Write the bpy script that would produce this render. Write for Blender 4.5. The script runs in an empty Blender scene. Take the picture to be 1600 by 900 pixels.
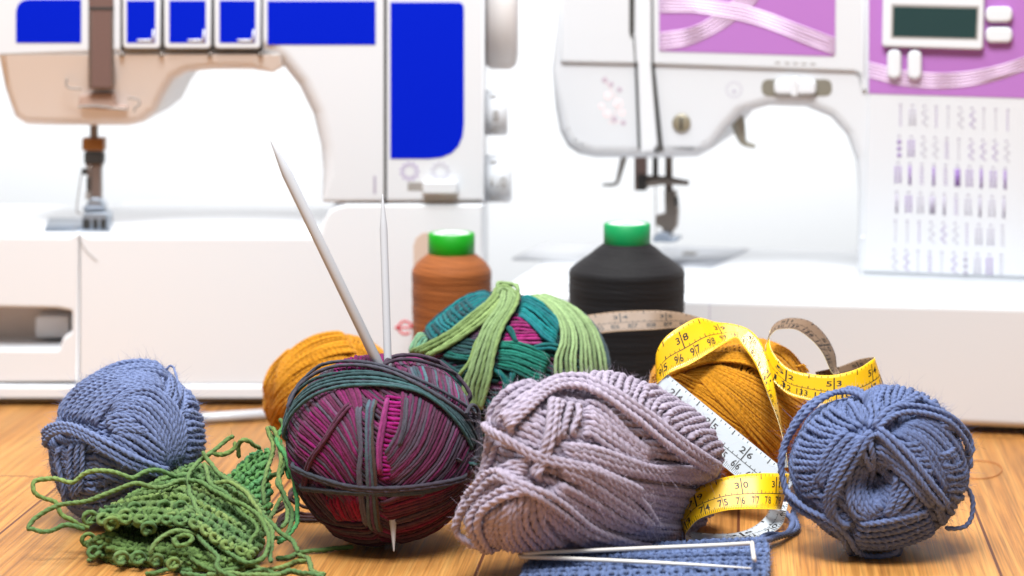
import bpy, math, random
import numpy as np
from mathutils import Vector
from mathutils.geometry import tessellate_polygon

random.seed(7)
RNG = np.random.default_rng(7)
S = 0.01                       # the numbers below are centimetres; meshes are written in metres
SC = bpy.context.scene
COL = SC.collection

# ------------------------------------------------------------------ camera
CAM_H, CAM_Y, PITCH, LENS = 31.5, -122.0, math.radians(8.5), 85.0
FPX = LENS / 36.0 * 1600.0     # focal length in pixels of the 1600 px wide photograph
cam_d = bpy.data.cameras.new('camera')
cam_d.lens = LENS
cam_d.sensor_width = 36.0
cam_d.clip_start = 0.05
cam_d.clip_end = 60.0
cam_d.dof.use_dof = True
cam_d.dof.focus_distance = 1.25
cam_d.dof.aperture_fstop = 7.0
cam = bpy.data.objects.new('camera', cam_d)
COL.objects.link(cam)
cam.location = (0, CAM_Y * S, CAM_H * S)
cam.rotation_euler = (math.pi / 2 - PITCH, 0, 0)
SC.camera = cam

# ------------------------------------------------------------------ world, lamps, exposure
SC.view_settings.view_transform = 'Standard'
SC.view_settings.look = 'None'
SC.view_settings.exposure = 0.05
SC.view_settings.gamma = 1.0
W = bpy.data.worlds.new('World')
SC.world = W
W.use_nodes = True
W.node_tree.nodes['Background'].inputs[0].default_value = (0.93, 0.96, 1.0, 1)
W.node_tree.nodes['Background'].inputs[1].default_value = 0.24


def area(name, loc, target, sx, sy, power, color=(1, 1, 1)):
    d = bpy.data.lights.new(name, 'AREA')
    d.shape = 'RECTANGLE'
    d.size, d.size_y = sx * S, sy * S
    d.energy = power
    d.color = color
    o = bpy.data.objects.new(name, d)
    COL.objects.link(o)
    o.location = Vector(loc) * S
    o.rotation_euler = (Vector(target) - Vector(loc)).to_track_quat('-Z', 'Y').to_euler()
    return o


area('overhead_lamp', (-20, 30, 150), (0, 8, 0), 110, 70, 20.0, (1.0, 0.99, 0.97))
area('front_lamp', (-10, -58, 155), (0, 14, 6), 80, 50, 48.0, (0.97, 0.985, 1.0))
area('backdrop_lamp', (0, 98, 70), (0, 160, -8), 320, 40, 18.0, (0.96, 0.98, 1.0))

# ------------------------------------------------------------------ camera geometry
Cc = np.array([0.0, CAM_Y, CAM_H])
RT = np.array([1.0, 0, 0])
FW = np.array([0, math.cos(PITCH), -math.sin(PITCH)])
UP = np.array([0, math.sin(PITCH), math.cos(PITCH)])


def pix(u, v, d):
    """the point (cm) that stands d cm deep where the photograph shows (u, v)"""
    u, v, d = np.broadcast_arrays(np.asarray(u, float), np.asarray(v, float), np.asarray(d, float))
    return (Cc + d[..., None] * (FW + ((u - 800) / FPX)[..., None] * RT - ((v - 450) / FPX)[..., None] * UP))


def gd(v, h=0.0):
    """depth of a point at height h seen on image row v"""
    return (h - CAM_H) / (FW[2] - (v - 450) / FPX * UP[2])


def gp(u, v, h=0.0):
    return pix(u, v, gd(v, h))


def crop(ox, oy, s):
    return lambda pts: [(ox + x / s, oy + y / s) for x, y in pts]


# ------------------------------------------------------------------ small helpers
def lin(r, g, b):
    f = lambda c: (c / 255 / 12.92) if c <= 10 else ((c / 255 + 0.055) / 1.055) ** 2.4
    return (f(r), f(g), f(b))


def spline(pts, per=14):
    P = np.asarray(pts, float)
    if len(P) < 3:
        t = np.linspace(0, 1, per + 1)[:, None]
        return P[0] * (1 - t) + P[-1] * t
    Q = np.vstack([2 * P[0] - P[1], P, 2 * P[-1] - P[-2]])
    out = []
    t = np.linspace(0, 1, per, endpoint=False)[:, None]
    for i in range(len(P) - 1):
        a, b, c, d = Q[i:i + 4]
        out.append(0.5 * ((2 * b) + (c - a) * t + (2 * a - 5 * b + 4 * c - d) * t ** 2 + (3 * b - a - 3 * c + d) * t ** 3))
    out.append(P[-1:])
    return np.vstack(out)


def resample(P, n=None, step=None):
    P = np.asarray(P, float)
    seg = np.linalg.norm(np.diff(P[:, :3], axis=0), axis=1)
    s = np.concatenate([[0], np.cumsum(seg)])
    if n is None:
        n = max(3, int(s[-1] / step) + 1)
    q = np.linspace(0, s[-1], n)
    return np.stack([np.interp(q, s, P[:, k]) for k in range(P.shape[1])], 1)


def unit(a):
    return a / np.maximum(np.linalg.norm(a, axis=-1, keepdims=True), 1e-9)


def mesh_data(name, V, faces, mats, col=None, midx=None, smooth=True):
    V = np.asarray(V, np.float32) * S
    me = bpy.data.meshes.new(name)
    tot, idx = [], []
    for F in faces:
        if isinstance(F, np.ndarray):
            idx.append(F.ravel())
            tot.append(np.full(len(F), F.shape[1]))
        else:
            for f in F:
                idx.append(np.asarray(f))
                tot.append(np.array([len(f)]))
    idx = np.concatenate(idx).astype(np.int32)
    tot = np.concatenate(tot).astype(np.int32)
    start = np.concatenate([[0], np.cumsum(tot)[:-1]]).astype(np.int32)
    me.vertices.add(len(V))
    me.vertices.foreach_set('co', V.ravel())
    me.loops.add(len(idx))
    me.loops.foreach_set('vertex_index', idx)
    me.polygons.add(len(tot))
    me.polygons.foreach_set('loop_start', start)
    me.polygons.foreach_set('loop_total', tot)
    if midx is not None:
        me.polygons.foreach_set('material_index', np.asarray(midx, np.int32))
    for m in (mats if isinstance(mats, (list, tuple)) else [mats]):
        me.materials.append(m)
    me.update(calc_edges=True)
    me.validate()
    if len(me.polygons) and smooth:
        me.polygons.foreach_set('use_smooth', np.ones(len(me.polygons), bool))
    if col is not None:
        a = me.attributes.new('Col', 'FLOAT_COLOR', 'POINT')
        c = np.ones((len(V), 4), np.float32)
        c[:, :3] = col
        a.data.foreach_set('color', c.ravel())
    return me


def link(name, me, parent=None, loc=(0, 0, 0)):
    o = bpy.data.objects.new(name, me)
    COL.objects.link(o)
    o.location = Vector(loc) * S
    if parent is not None:
        o.parent = parent
    return o


def tag(o, label, cat, group=None):
    o['label'] = label
    o['category'] = cat
    if group:
        o['group'] = group
    return o


def thing(name, label, cat, loc, rz=0.0, group=None):
    o = bpy.data.objects.new(name, None)
    COL.objects.link(o)
    o.empty_display_size = 0.02
    o.location = Vector(loc) * S
    o.rotation_euler = (0, 0, rz)
    return tag(o, label, cat, group)


# ------------------------------------------------------------------ materials
def mat(name, col, rough=0.5, metal=0.0, spec=0.5, bump=0.0, bscale=300.0, coat=0.0, trans=0.0):
    m = bpy.data.materials.new(name)
    m.use_nodes = True
    nt = m.node_tree
    b = nt.nodes['Principled BSDF']
    b.inputs['Base Color'].default_value = (*col, 1)
    b.inputs['Roughness'].default_value = rough
    b.inputs['Metallic'].default_value = metal
    b.inputs['Specular IOR Level'].default_value = spec
    b.inputs['Coat Weight'].default_value = coat
    tc = nt.nodes.new('ShaderNodeTexCoord')
    nz = nt.nodes.new('ShaderNodeTexNoise')
    nz.inputs['Scale'].default_value = bscale
    nz.inputs['Detail'].default_value = 3
    nt.links.new(tc.outputs['Object'], nz.inputs['Vector'])
    # slight unevenness of the finish
    mr = nt.nodes.new('ShaderNodeMapRange')
    mr.inputs['To Min'].default_value = max(0.0, rough - 0.06)
    mr.inputs['To Max'].default_value = min(1.0, rough + 0.06)
    nt.links.new(nz.outputs['Fac'], mr.inputs['Value'])
    nt.links.new(mr.outputs['Result'], b.inputs['Roughness'])
    if bump:
        bp = nt.nodes.new('ShaderNodeBump')
        bp.inputs['Strength'].default_value = bump
        bp.inputs['Distance'].default_value = 0.0005
        nt.links.new(nz.outputs['Fac'], bp.inputs['Height'])
        nt.links.new(bp.outputs['Normal'], b.inputs['Normal'])
    return m


def yarn_mat(name, sheen=0.35, var=0.28, scale=260.0, rough=0.92):
    m = bpy.data.materials.new(name)
    m.use_nodes = True
    nt = m.node_tree
    b = nt.nodes['Principled BSDF']
    at = nt.nodes.new('ShaderNodeAttribute')
    at.attribute_name = 'Col'
    tc = nt.nodes.new('ShaderNodeTexCoord')
    nz = nt.nodes.new('ShaderNodeTexNoise')
    nz.inputs['Scale'].default_value = scale
    nz.inputs['Detail'].default_value = 5
    nz.inputs['Roughness'].default_value = 0.7
    nt.links.new(tc.outputs['Object'], nz.inputs['Vector'])
    mr = nt.nodes.new('ShaderNodeMapRange')
    mr.inputs['From Min'].default_value = 0.25
    mr.inputs['From Max'].default_value = 0.75
    mr.inputs['To Min'].default_value = 1 - var
    mr.inputs['To Max'].default_value = 1 + var
    nt.links.new(nz.outputs['Fac'], mr.inputs['Value'])
    mx = nt.nodes.new('ShaderNodeVectorMath')
    mx.operation = 'SCALE'
    nt.links.new(at.outputs['Color'], mx.inputs[0])
    nt.links.new(mr.outputs['Result'], mx.inputs['Scale'])
    nt.links.new(mx.outputs['Vector'], b.inputs['Base Color'])
    b.inputs['Roughness'].default_value = rough
    b.inputs['Specular IOR Level'].default_value = 0.15
    b.inputs['Sheen Weight'].default_value = sheen
    b.inputs['Sheen Roughness'].default_value = 0.5
    nz2 = nt.nodes.new('ShaderNodeTexNoise')
    nz2.inputs['Scale'].default_value = 1500
    nz2.inputs['Detail'].default_value = 2
    nt.links.new(tc.outputs['Object'], nz2.inputs['Vector'])
    bp = nt.nodes.new('ShaderNodeBump')
    bp.inputs['Strength'].default_value = 0.35
    bp.inputs['Distance'].default_value = 0.0004
    nt.links.new(nz2.outputs['Fac'], bp.inputs['Height'])
    nt.links.new(bp.outputs['Normal'], b.inputs['Normal'])
    return m


def wood_mat():
    m = bpy.data.materials.new('oak_parquet')
    m.use_nodes = True
    nt = m.node_tree
    N, L = nt.nodes, nt.links
    b = N['Principled BSDF']
    tc = N.new('ShaderNodeTexCoord')
    mp = N.new('ShaderNodeMapping')
    mp.inputs['Rotation'].default_value = (0, 0, math.radians(5.4 - 90))
    mp.inputs['Location'].default_value = (0.155, -0.0118, 0)
    L.new(tc.outputs['Object'], mp.inputs['Vector'])
    br = N.new('ShaderNodeTexBrick')
    br.offset = 0.37
    br.inputs['Color1'].default_value = (0, 0, 0, 1)
    br.inputs['Color2'].default_value = (1, 1, 1, 1)
    br.inputs['Mortar'].default_value = (0.5, 0.5, 0.5, 1)
    br.inputs['Scale'].default_value = 1.0
    br.inputs['Mortar Size'].default_value = 0.0009
    br.inputs['Mortar Smooth'].default_value = 0.3
    br.inputs['Brick Width'].default_value = 0.44
    br.inputs['Row Height'].default_value = 0.1286
    L.new(mp.outputs['Vector'], br.inputs['Vector'])
    # shift the grain from board to board
    sc = N.new('ShaderNodeVectorMath'); sc.operation = 'SCALE'; sc.inputs['Scale'].default_value = 3.7
    L.new(br.outputs['Color'], sc.inputs[0])
    ad = N.new('ShaderNodeVectorMath'); ad.operation = 'ADD'
    L.new(mp.outputs['Vector'], ad.inputs[0]); L.new(sc.outputs['Vector'], ad.inputs[1])
    st = N.new('ShaderNodeMapping'); st.inputs['Scale'].default_value = (5, 75, 1)
    L.new(ad.outputs['Vector'], st.inputs['Vector'])
    n1 = N.new('ShaderNodeTexNoise'); n1.inputs['Scale'].default_value = 1.0; n1.inputs['Detail'].default_value = 6
    n1.inputs['Roughness'].default_value = 0.65; n1.inputs['Distortion'].default_value = 0.6
    L.new(st.outputs['Vector'], n1.inputs['Vector'])
    st2 = N.new('ShaderNodeMapping'); st2.inputs['Scale'].default_value = (14, 900, 1)
    L.new(ad.outputs['Vector'], st2.inputs['Vector'])
    n2 = N.new('ShaderNodeTexNoise'); n2.inputs['Scale'].default_value = 1.0; n2.inputs['Detail'].default_value = 3
    L.new(st2.outputs['Vector'], n2.inputs['Vector'])
    st3 = N.new('ShaderNodeMapping'); st3.inputs['Scale'].default_value = (2.2, 22, 1)
    L.new(ad.outputs['Vector'], st3.inputs['Vector'])
    wv = N.new('ShaderNodeTexWave'); wv.bands_direction = 'Y'; wv.inputs['Scale'].default_value = 2.2
    wv.inputs['Distortion'].default_value = 7.0; wv.inputs['Detail'].default_value = 3; wv.inputs['Detail Scale'].default_value = 0.7
    L.new(st3.outputs['Vector'], wv.inputs['Vector'])
    cr = N.new('ShaderNodeValToRGB')
    e = cr.color_ramp.elements
    e[0].position = 0.2; e[0].color = (*lin(146, 90, 42), 1)
    e[1].position = 0.85; e[1].color = (*lin(222, 166, 92), 1)
    mid = cr.color_ramp.elements.new(0.5); mid.color = (*lin(200, 137, 68), 1)
    m1 = N.new('ShaderNodeMath'); m1.operation = 'MULTIPLY_ADD'; m1.inputs[1].default_value = 0.10
    L.new(wv.outputs['Fac'], m1.inputs[0]); 
    m0 = N.new('ShaderNodeMath'); m0.operation = 'MULTIPLY'; m0.inputs[1].default_value = 0.95
    L.new(n1.outputs['Fac'], m0.inputs[0]); L.new(m0.outputs[0], m1.inputs[2])
    L.new(m1.outputs[0], cr.inputs['Fac'])
    # fine pores
    pr = N.new('ShaderNodeMapRange'); pr.inputs['From Min'].default_value = 0.30; pr.inputs['From Max'].default_value = 0.62
    pr.inputs['To Min'].default_value = 0.62; pr.inputs['To Max'].default_value = 1.08
    L.new(n2.outputs['Fac'], pr.inputs['Value'])
    tone = N.new('ShaderNodeMapRange'); tone.inputs['To Min'].default_value = 0.74; tone.inputs['To Max'].default_value = 1.12
    L.new(br.outputs['Color'], tone.inputs['Value'])
    mm = N.new('ShaderNodeMath'); mm.operation = 'MULTIPLY'
    L.new(pr.outputs['Result'], mm.inputs[0]); L.new(tone.outputs['Result'], mm.inputs[1])
    vs = N.new('ShaderNodeVectorMath'); vs.operation = 'SCALE'
    L.new(cr.outputs['Color'], vs.inputs[0]); L.new(mm.outputs[0], vs.inputs['Scale'])
    mixj = N.new('ShaderNodeMix'); mixj.data_type = 'RGBA'
    mixj.inputs['B'].default_value = (*lin(96, 50, 24), 1)
    L.new(br.outputs['Fac'], mixj.inputs['Factor']); L.new(vs.outputs['Vector'], mixj.inputs['A'])
    L.new(mixj.outputs['Result'], b.inputs['Base Color'])
    b.inputs['Specular IOR Level'].default_value = 0.4
    rr = N.new('ShaderNodeMapRange'); rr.inputs['To Min'].default_value = 0.42; rr.inputs['To Max'].default_value = 0.6
    L.new(n2.outputs['Fac'], rr.inputs['Value']); L.new(rr.outputs['Result'], b.inputs['Roughness'])
    bp = N.new('ShaderNodeBump'); bp.inputs['Strength'].default_value = 0.18; bp.inputs['Distance'].default_value = 0.0006
    L.new(n2.outputs['Fac'], bp.inputs['Height']); L.new(bp.outputs['Normal'], b.inputs['Normal'])
    return m


# ------------------------------------------------------------------ the setting
o = link('tabletop', mesh_data('tabletop', [(-190, -140, 0), (190, -140, 0), (190, 74, 0), (-190, 74, 0),
                                            (-190, -140, -3), (190, -140, -3), (190, 74, -3), (-190, 74, -3)],
         [[(0, 1, 2, 3), (7, 6, 5, 4), (0, 4, 5, 1), (1, 5, 6, 2), (2, 6, 7, 3), (3, 7, 4, 0)]], wood_mat(), smooth=False))
o['kind'] = 'structure'
o = link('backdrop', mesh_data('backdrop', [(-320, 160, -120), (320, 160, -120), (320, 160, 190), (-320, 160, 190),
                                            (-320, 165, -120), (320, 165, -120), (320, 165, 190), (-320, 165, 190)],
         [[(0, 1, 2, 3), (7, 6, 5, 4), (3, 2, 6, 7), (0, 4, 5, 1), (1, 5, 6, 2), (0, 3, 7, 4)]], mat('white_backdrop', (0.86, 0.87, 0.88), 0.9), smooth=False))
o['kind'] = 'structure'

# ------------------------------------------------------------------ sewing machines
M_WHITE = mat('white_plastic', lin(214, 217, 221), 0.33, bscale=40)
M_WARM = mat('warm_white_plastic', lin(222, 225, 229), 0.38, bscale=40)
M_BOUNCE = mat('bounce_tinted_white_plastic', lin(238, 233, 229), 0.38, bscale=40)  # white plastic of the face cover, wood bounce painted in as a beige tint
M_COOL = mat('cool_white_plastic', lin(206, 209, 213), 0.33, bscale=40)
M_BLUE = mat('blue_print', lin(0, 28, 186), 0.6, spec=0.05)
M_PURPLE = mat('purple_print', lin(168, 110, 180), 0.5, spec=0.25)
M_PALE = mat('pale_lilac_print', lin(214, 186, 218), 0.4)
M_DARK = mat('dark_gap', lin(52, 50, 48), 0.7)
M_GREY = mat('grey_plastic', lin(150, 146, 142), 0.5)
M_BROWN = mat('brown_smoked_plastic', lin(112, 88, 82), 0.3)
M_METAL = mat('brushed_steel', lin(150, 140, 132), 0.32, metal=0.85, bscale=800)
M_PLATE = mat('needle_plate_steel', lin(128, 138, 152), 0.4, metal=0.3, bscale=800)
M_COPPER = mat('copper_clamp', lin(150, 100, 52), 0.4, metal=0.4)
M_LCD = mat('lcd_glass', lin(36, 60, 60), 0.18)
M_INK = mat('pattern_ink', lin(136, 106, 168), 0.6)
M_INK2 = mat('grey_ink', lin(164, 158, 176), 0.6)
M_RED = mat('red_print', lin(226, 40, 60), 0.5)


class Frame:
    def __init__(s, u, v, yaw):
        p = gp(u, v)
        s.o = p
        s.yaw = yaw
        s.ex = np.array([math.cos(yaw), math.sin(yaw), 0])
        s.ey = np.array([-math.sin(yaw), math.cos(yaw), 0])

    def pl(s, pts, y=0.0):
        """where the photograph's pixels fall on the machine's upright plane y: local (x, z)"""
        out = []
        for u, v in pts:
            d = FW + (u - 800) / FPX * RT - (v - 450) / FPX * UP
            t = ((s.o + s.ey * y - Cc) @ s.ey) / (d @ s.ey)
            q = Cc + t * d - s.o
            out.append((q @ s.ex, q[2]))
        return out

    def top(s, pts, z):
        out = []
        for u, v in pts:
            q = gp(u, v, z) - s.o
            out.append((q @ s.ex, q @ s.ey))
        return out


def fillet(poly, r, seg=5):
    n = len(poly)
    P = np.asarray(poly, float)
    R = r if isinstance(r, (list, tuple)) else [r] * n
    out = []
    for i in range(n):
        a, b, c = P[i - 1], P[i], P[(i + 1) % n]
        d1, d2 = a - b, c - b
        l1, l2 = np.linalg.norm(d1), np.linalg.norm(d2)
        d1, d2 = d1 / l1, d2 / l2
        cosang = np.clip(d1 @ d2, -1, 1)
        ang = math.acos(cosang)
        if R[i] <= 0 or ang > math.radians(168):
            out.append(b)
            continue
        t = min(R[i] / math.tan(ang / 2), l1 * 0.48, l2 * 0.48)
        p, q = b + d1 * t, b + d2 * t
        for k in range(seg + 1):
            f = k / seg
            out.append((1 - f) ** 2 * p + 2 * f * (1 - f) * b + f ** 2 * q)
    return np.array(out)


def slab(name, poly, yf, yb, mats, parent, edge=0.2, rc=0.3, shear=None, seg=4, edges=None):
    """an upright slab: outline (x, z) counter-clockwise as seen from the front, rounded front edge"""
    P = np.asarray(poly, float)
    area2 = np.sum(P[:, 0] * np.roll(P[:, 1], -1) - np.roll(P[:, 0], -1) * P[:, 1])
    if area2 < 0:
        P = P[::-1]
    P = fillet(P, rc)
    keep = np.linalg.norm(P - np.roll(P, 1, 0), axis=1) > 1e-5
    P = P[keep]
    n = len(P)
    e = unit(np.roll(P, -1, 0) - P)
    nrm = np.stack([e[:, 1], -e[:, 0]], 1)          # outward
    vn = unit(nrm + np.roll(nrm, 1, 0))
    E = np.full(n, edge) if edges is None else np.array([edges(*p) for p in P])
    R = []
    for k in range(seg + 1):
        a = k / seg * math.pi / 2
        inn = E * (1 - math.sin(a))
        dep = E * (1 - math.cos(a))
        Q = P - vn * inn[:, None]
        R.append(np.stack([Q[:, 0], yf + dep, Q[:, 1]], 1))
    R.append(np.stack([P[:, 0], np.full(n, float(yb)), P[:, 1]], 1))
    V = np.vstack(R)
    if shear is not None:
        V[:, 1] += shear(V)
    i = np.arange(n)
    j = (i + 1) % n
    quads = []
    for k in range(len(R) - 1):
        quads.append(np.stack([k * n + i, (k + 1) * n + i, (k + 1) * n + j, k * n + j], 1))
    tri = [t for t in tessellate_polygon([[Vector((x, z, 0)) for x, _, z in R[0]]])]
    A = R[0][:, [0, 2]]
    front = []
    for t in tri:
        p, q, r = A[t[0]], A[t[1]], A[t[2]]
        ccw = (q[0] - p[0]) * (r[1] - p[1]) - (q[1] - p[1]) * (r[0] - p[0]) > 0
        front.append(tuple(t) if ccw else tuple(t)[::-1])
    m = (len(R) - 1) * n
    back = [tuple(m + k for k in f[::-1]) for f in front]
    me = mesh_data(name, V, [np.array(front), np.vstack(quads), np.array(back)], mats)
    fl = np.ones(len(me.polygons), bool)
    fl[:len(front)] = False                      # flat caps and straight sides stay crisp
    fl[-len(back):] = False
    if len(fl) == len(front) + len(back) + len(quads) * n:
        fl[len(front) + (len(R) - 2) * n: len(front) + (len(R) - 1) * n] = False
    me.polygons.foreach_set('use_smooth', fl)
    return link(name, me, parent)


def box_px(F, y, x0, y0, x1, y1):
    return F.pl([(x0, y1), (x1, y1), (x1, y0), (x0, y0)], y)


def rod(name, pts, r, mats, parent=None, K=12, loc=(0, 0, 0), r_end=None):
    """a bent round rod through the points"""
    P = resample(spline(pts), step=max(0.08, np.min(r) * 0.6)) if len(pts) > 2 else resample(np.asarray(pts, float), n=8)
    n = len(P)
    T = unit(np.gradient(P, axis=0))
    up = np.array([0.0, 0, 1]) if abs(T[0, 2]) < 0.9 else np.array([1.0, 0, 0])
    N = np.zeros_like(P)
    v = up - (up @ T[0]) * T[0]
    for k in range(n):
        v = v - (v @ T[k]) * T[k]
        v = v / np.linalg.norm(v)
        N[k] = v
    B = np.cross(T, N)
    a = np.linspace(0, 2 * math.pi, K, endpoint=False)
    rr = np.full(n, r) if np.isscalar(r) else np.interp(np.linspace(0, 1, n), np.linspace(0, 1, len(r)), r)
    V = (P[:, None] + rr[:, None, None] * (np.cos(a)[None, :, None] * N[:, None] + np.sin(a)[None, :, None] * B[:, None])).reshape(-1, 3)
    i = np.arange(n - 1)[:, None] * K
    k = np.arange(K)[None]
    k2 = (k + 1) % K
    Q = np.stack([i + k, i + k2, i + K + k2, i + K + k], -1).reshape(-1, 4)
    me = mesh_data(name, V, [Q, [tuple(range(K))[::-1], tuple(range((n - 1) * K, n * K))]], mats)
    return link(name, me, parent, loc)


def lathe(name, prof, c, axis, mats, parent=None, K=40, midx=None):
    """profile (radius, along) turned round an axis through c"""
    ax = np.array({'x': (1, 0, 0), 'y': (0, 1, 0), 'z': (0, 0, 1)}[axis], float)
    e1 = np.array({'x': (0, 1, 0), 'y': (0, 0, 1), 'z': (1, 0, 0)}[axis], float)
    e2 = np.cross(ax, e1)
    a = np.linspace(0, 2 * math.pi, K, endpoint=False)
    ring = np.cos(a)[:, None] * e1 + np.sin(a)[:, None] * e2
    V = np.vstack([np.asarray(c, float) + r * ring + h * ax for r, h in prof])
    n = len(prof)
    i = np.arange(n - 1)[:, None] * K
    k = np.arange(K)[None]
    k2 = (k + 1) % K
    Q = np.stack([i + k, i + k2, i + K + k2, i + K + k], -1).reshape(-1, 4)
    caps = [tuple(range(K))[::-1], tuple(range((n - 1) * K, n * K))]
    mi = None
    if midx is not None:
        mi = np.concatenate([np.repeat(midx, K), [midx[0], midx[-1]]])
    return link(name, mesh_data(name, V, [Q, caps], mats, midx=mi), parent)


def multi_poly(name, polys, y, mats, parent, midx=None, th=0.012):
    """many small printed marks (x, z) on an upright plane, as one mesh"""
    V, F, mi = [], [], []
    for q, P in enumerate(polys):
        P = [tuple(p) for p in P]
        a2 = sum(P[i][0] * P[(i + 1) % len(P)][1] - P[(i + 1) % len(P)][0] * P[i][1] for i in range(len(P)))
        if a2 < 0:
            P = P[::-1]
        n = len(P)
        b = len(V)
        V += [(x, y, z) for x, z in P] + [(x, y + th, z) for x, z in P]
        F.append(tuple(range(b, b + n)))
        mi.append(midx[q] if midx else 0)
        for k in range(n):
            F.append((b + (k + 1) % n, b + k, b + n + k, b + n + (k + 1) % n))
            mi.append(midx[q] if midx else 0)
    return link(name, mesh_data(name, V, [F], mats, midx=mi, smooth=False), parent)


_glyph = {}


def glyph(ch):
    """outline triangles of a character, height about 1, centred on x"""
    if ch in _glyph:
        return _glyph[ch]
    cu = bpy.data.curves.new('glyph', 'FONT')
    cu.body = ch
    cu.size = 1.0
    cu.resolution_u = 3
    cu.offset = 0.018
    ob = bpy.data.objects.new('glyph', cu)
    COL.objects.link(ob)
    bpy.context.view_layer.update()
    dg = bpy.context.evaluated_depsgraph_get()
    me = bpy.data.meshes.new_from_object(ob.evaluated_get(dg))
    V = np.array([v.co[:2] for v in me.vertices])
    F = [tuple(p.vertices) for p in me.polygons]
    bpy.data.objects.remove(ob)
    bpy.data.curves.remove(cu)
    bpy.data.meshes.remove(me)
    V[:, 0] -= (V[:, 0].min() + V[:, 0].max()) / 2
    V[:, 1] -= V[:, 1].min()
    V /= max(V[:, 1].max(), 1e-6) if ch not in '.-' else 0.7
    _glyph[ch] = (V, F)
    return _glyph[ch]


def text_polys(s, x, z, h, gap=0.75):
    out = []
    for k, ch in enumerate(s):
        V, F = glyph(ch)
        for f in F:
            out.append([(x + (k - (len(s) - 1) / 2) * h * gap + V[i, 0] * h, z + V[i, 1] * h) for i in f])
    return out


def ring_poly(cx, cz, r0, r1, a0=0, a1=2 * math.pi, n=24):
    out = []
    for k in range(n):
        t0, t1 = a0 + (a1 - a0) * k / n, a0 + (a1 - a0) * (k + 1) / n
        out.append([(cx + r0 * math.cos(t0), cz + r0 * math.sin(t0)), (cx + r1 * math.cos(t0), cz + r1 * math.sin(t0)),
                    (cx + r1 * math.cos(t1), cz + r1 * math.sin(t1)), (cx + r0 * math.cos(t1), cz + r0 * math.sin(t1))])
    return out


# ---- the left machine, white and blue
FL = Frame(380, 633, 0.0)
ml = thing('sewing_machine', 'white sewing machine with bright blue panels, standing on the left behind the blue ball', 'sewing machine', FL.o, 0.0)
zb0 = FL.pl([(0, 366)])[0][1]
xb0 = FL.pl([(498, 366)])[0][0]
xs0 = FL.pl([(124, 366)])[0][0]
P = FL.pl([(124.6, 600), (757, 600), (757, 318.5), (540, 318.5), (516, 326), (505, 345), (495, 366), (140, 366), (124.6, 366)])
slab('base', P, 0, 19, M_WARM, ml, edge=0.35, rc=[0.1, 0.5, 0.15, 0.5, 1.0, 1.0, 0.3, 0, 0.03], edges=lambda x, z: 0.06 if x < xs0 + .2 else (0.4 if z > zb0 - .3 and x < xb0 else 0.2))
P = FL.pl([(-170, 600), (123.4, 600), (123.4, 560), (104, 552), (98, 535), (112, 530), (112, 490), (-170, 474), (-170, 366), (123.4, 366)])
P = FL.pl([(-170, 600), (123.4, 600), (123.4, 366), (108, 366), (-170, 366), (-170, 476), (90, 482), (112, 486), (112, 518), (98, 528), (92, 546), (-170, 546)])
ab = slab('accessory_box', P, 0, 17, M_WARM, ml, edge=0.3, rc=[0, 0.03, 0.03, 0, 0, 0, 0.2, 0.2, 0.2, 0.4, 0.3, 0], edges=lambda x, z: 0.05 if x > xs0 - .2 else (0.4 if z > zb0 - .3 else 0.2))
slab('storage_recess', box_px(FL, 4, -170, 470, 122, 560), 4.5, 5, mat('recess_plastic', lin(205, 192, 182), 0.5), ab, edge=0.05, rc=0)
slab('storage_lid', box_px(FL, 3, 55, 494, 108, 528), 3.0, 4.4, M_WARM, ab, edge=0.1, rc=0.3)
P = FL.pl([(-170, 626), (758, 626), (758, 600.6), (-170, 600.6)])
slab('base_plate', P, -0.25, 18, M_WARM, ml, edge=0.25, rc=0.1)
for u in (40, 380, 700):
    x = FL.pl([(u, 600)])[0][0]
    lathe('foot', [(1.0, 0), (1.0, 0.5)], (x, 3, 0), 'z', M_DARK, ml, K=20)
# arm, column and head
top = -110
P = FL.pl([(-9, top), (-5, 84.5), (418, 84.5), (438, 100), (466, 135), (488, 180), (500, 230), (503, 270), (503, 316.5), (757, 316.5), (757, top)])
EX = FL.pl([(390, 0), (440, 82), (505, 240), (503, 300)])


def arm_edge(x, z):
    if x > EX[0][0] and x < EX[2][0] + 0.3 and z > EX[3][1] + 0.6 and z < EX[1][1] + 0.3:
        return 1.0
    if z < EX[1][1] + 0.06 and z > EX[1][1] - 0.3 and x < EX[1][0]:
        return 0.02
    return 0.22


arm = slab('arm', P, 0, 15, M_WHITE, ml, rc=[0, 0.1, 1.0, 0.5, 0.5, 0.5, 0.5, 0.5, 0.2, 0.15, 0], edges=arm_edge, seg=6)
P = FL.pl([(-5, 85.5), (1, 140), (13, 188), (30, 199), (60, 200), (190, 201), (215, 196), (238, 178), (252, 150), (268, 126), (290, 114), (330, 110), (390, 110), (426, 114), (442, 104), (436, 85)], 0)
z85 = P[0][1]
slab('face_cover', P, 0.05, 14.5, M_BOUNCE, arm, edge=0.5, rc=[0.1, .5, .8, .5, .3, .3, .6, .6, .6, .6, .5, .3, .3, .3, .3, .1],
     edges=lambda x, z: 0.02 if z > z85 - 0.1 else (0.12 if x > EX[0][0] + .6 else 0.6), shear=lambda V: np.clip(z85 - V[:, 2], 0, None) * 0.42 * np.clip(1 - (V[:, 1] - 1) / 10, 0, 1), seg=6)
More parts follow.
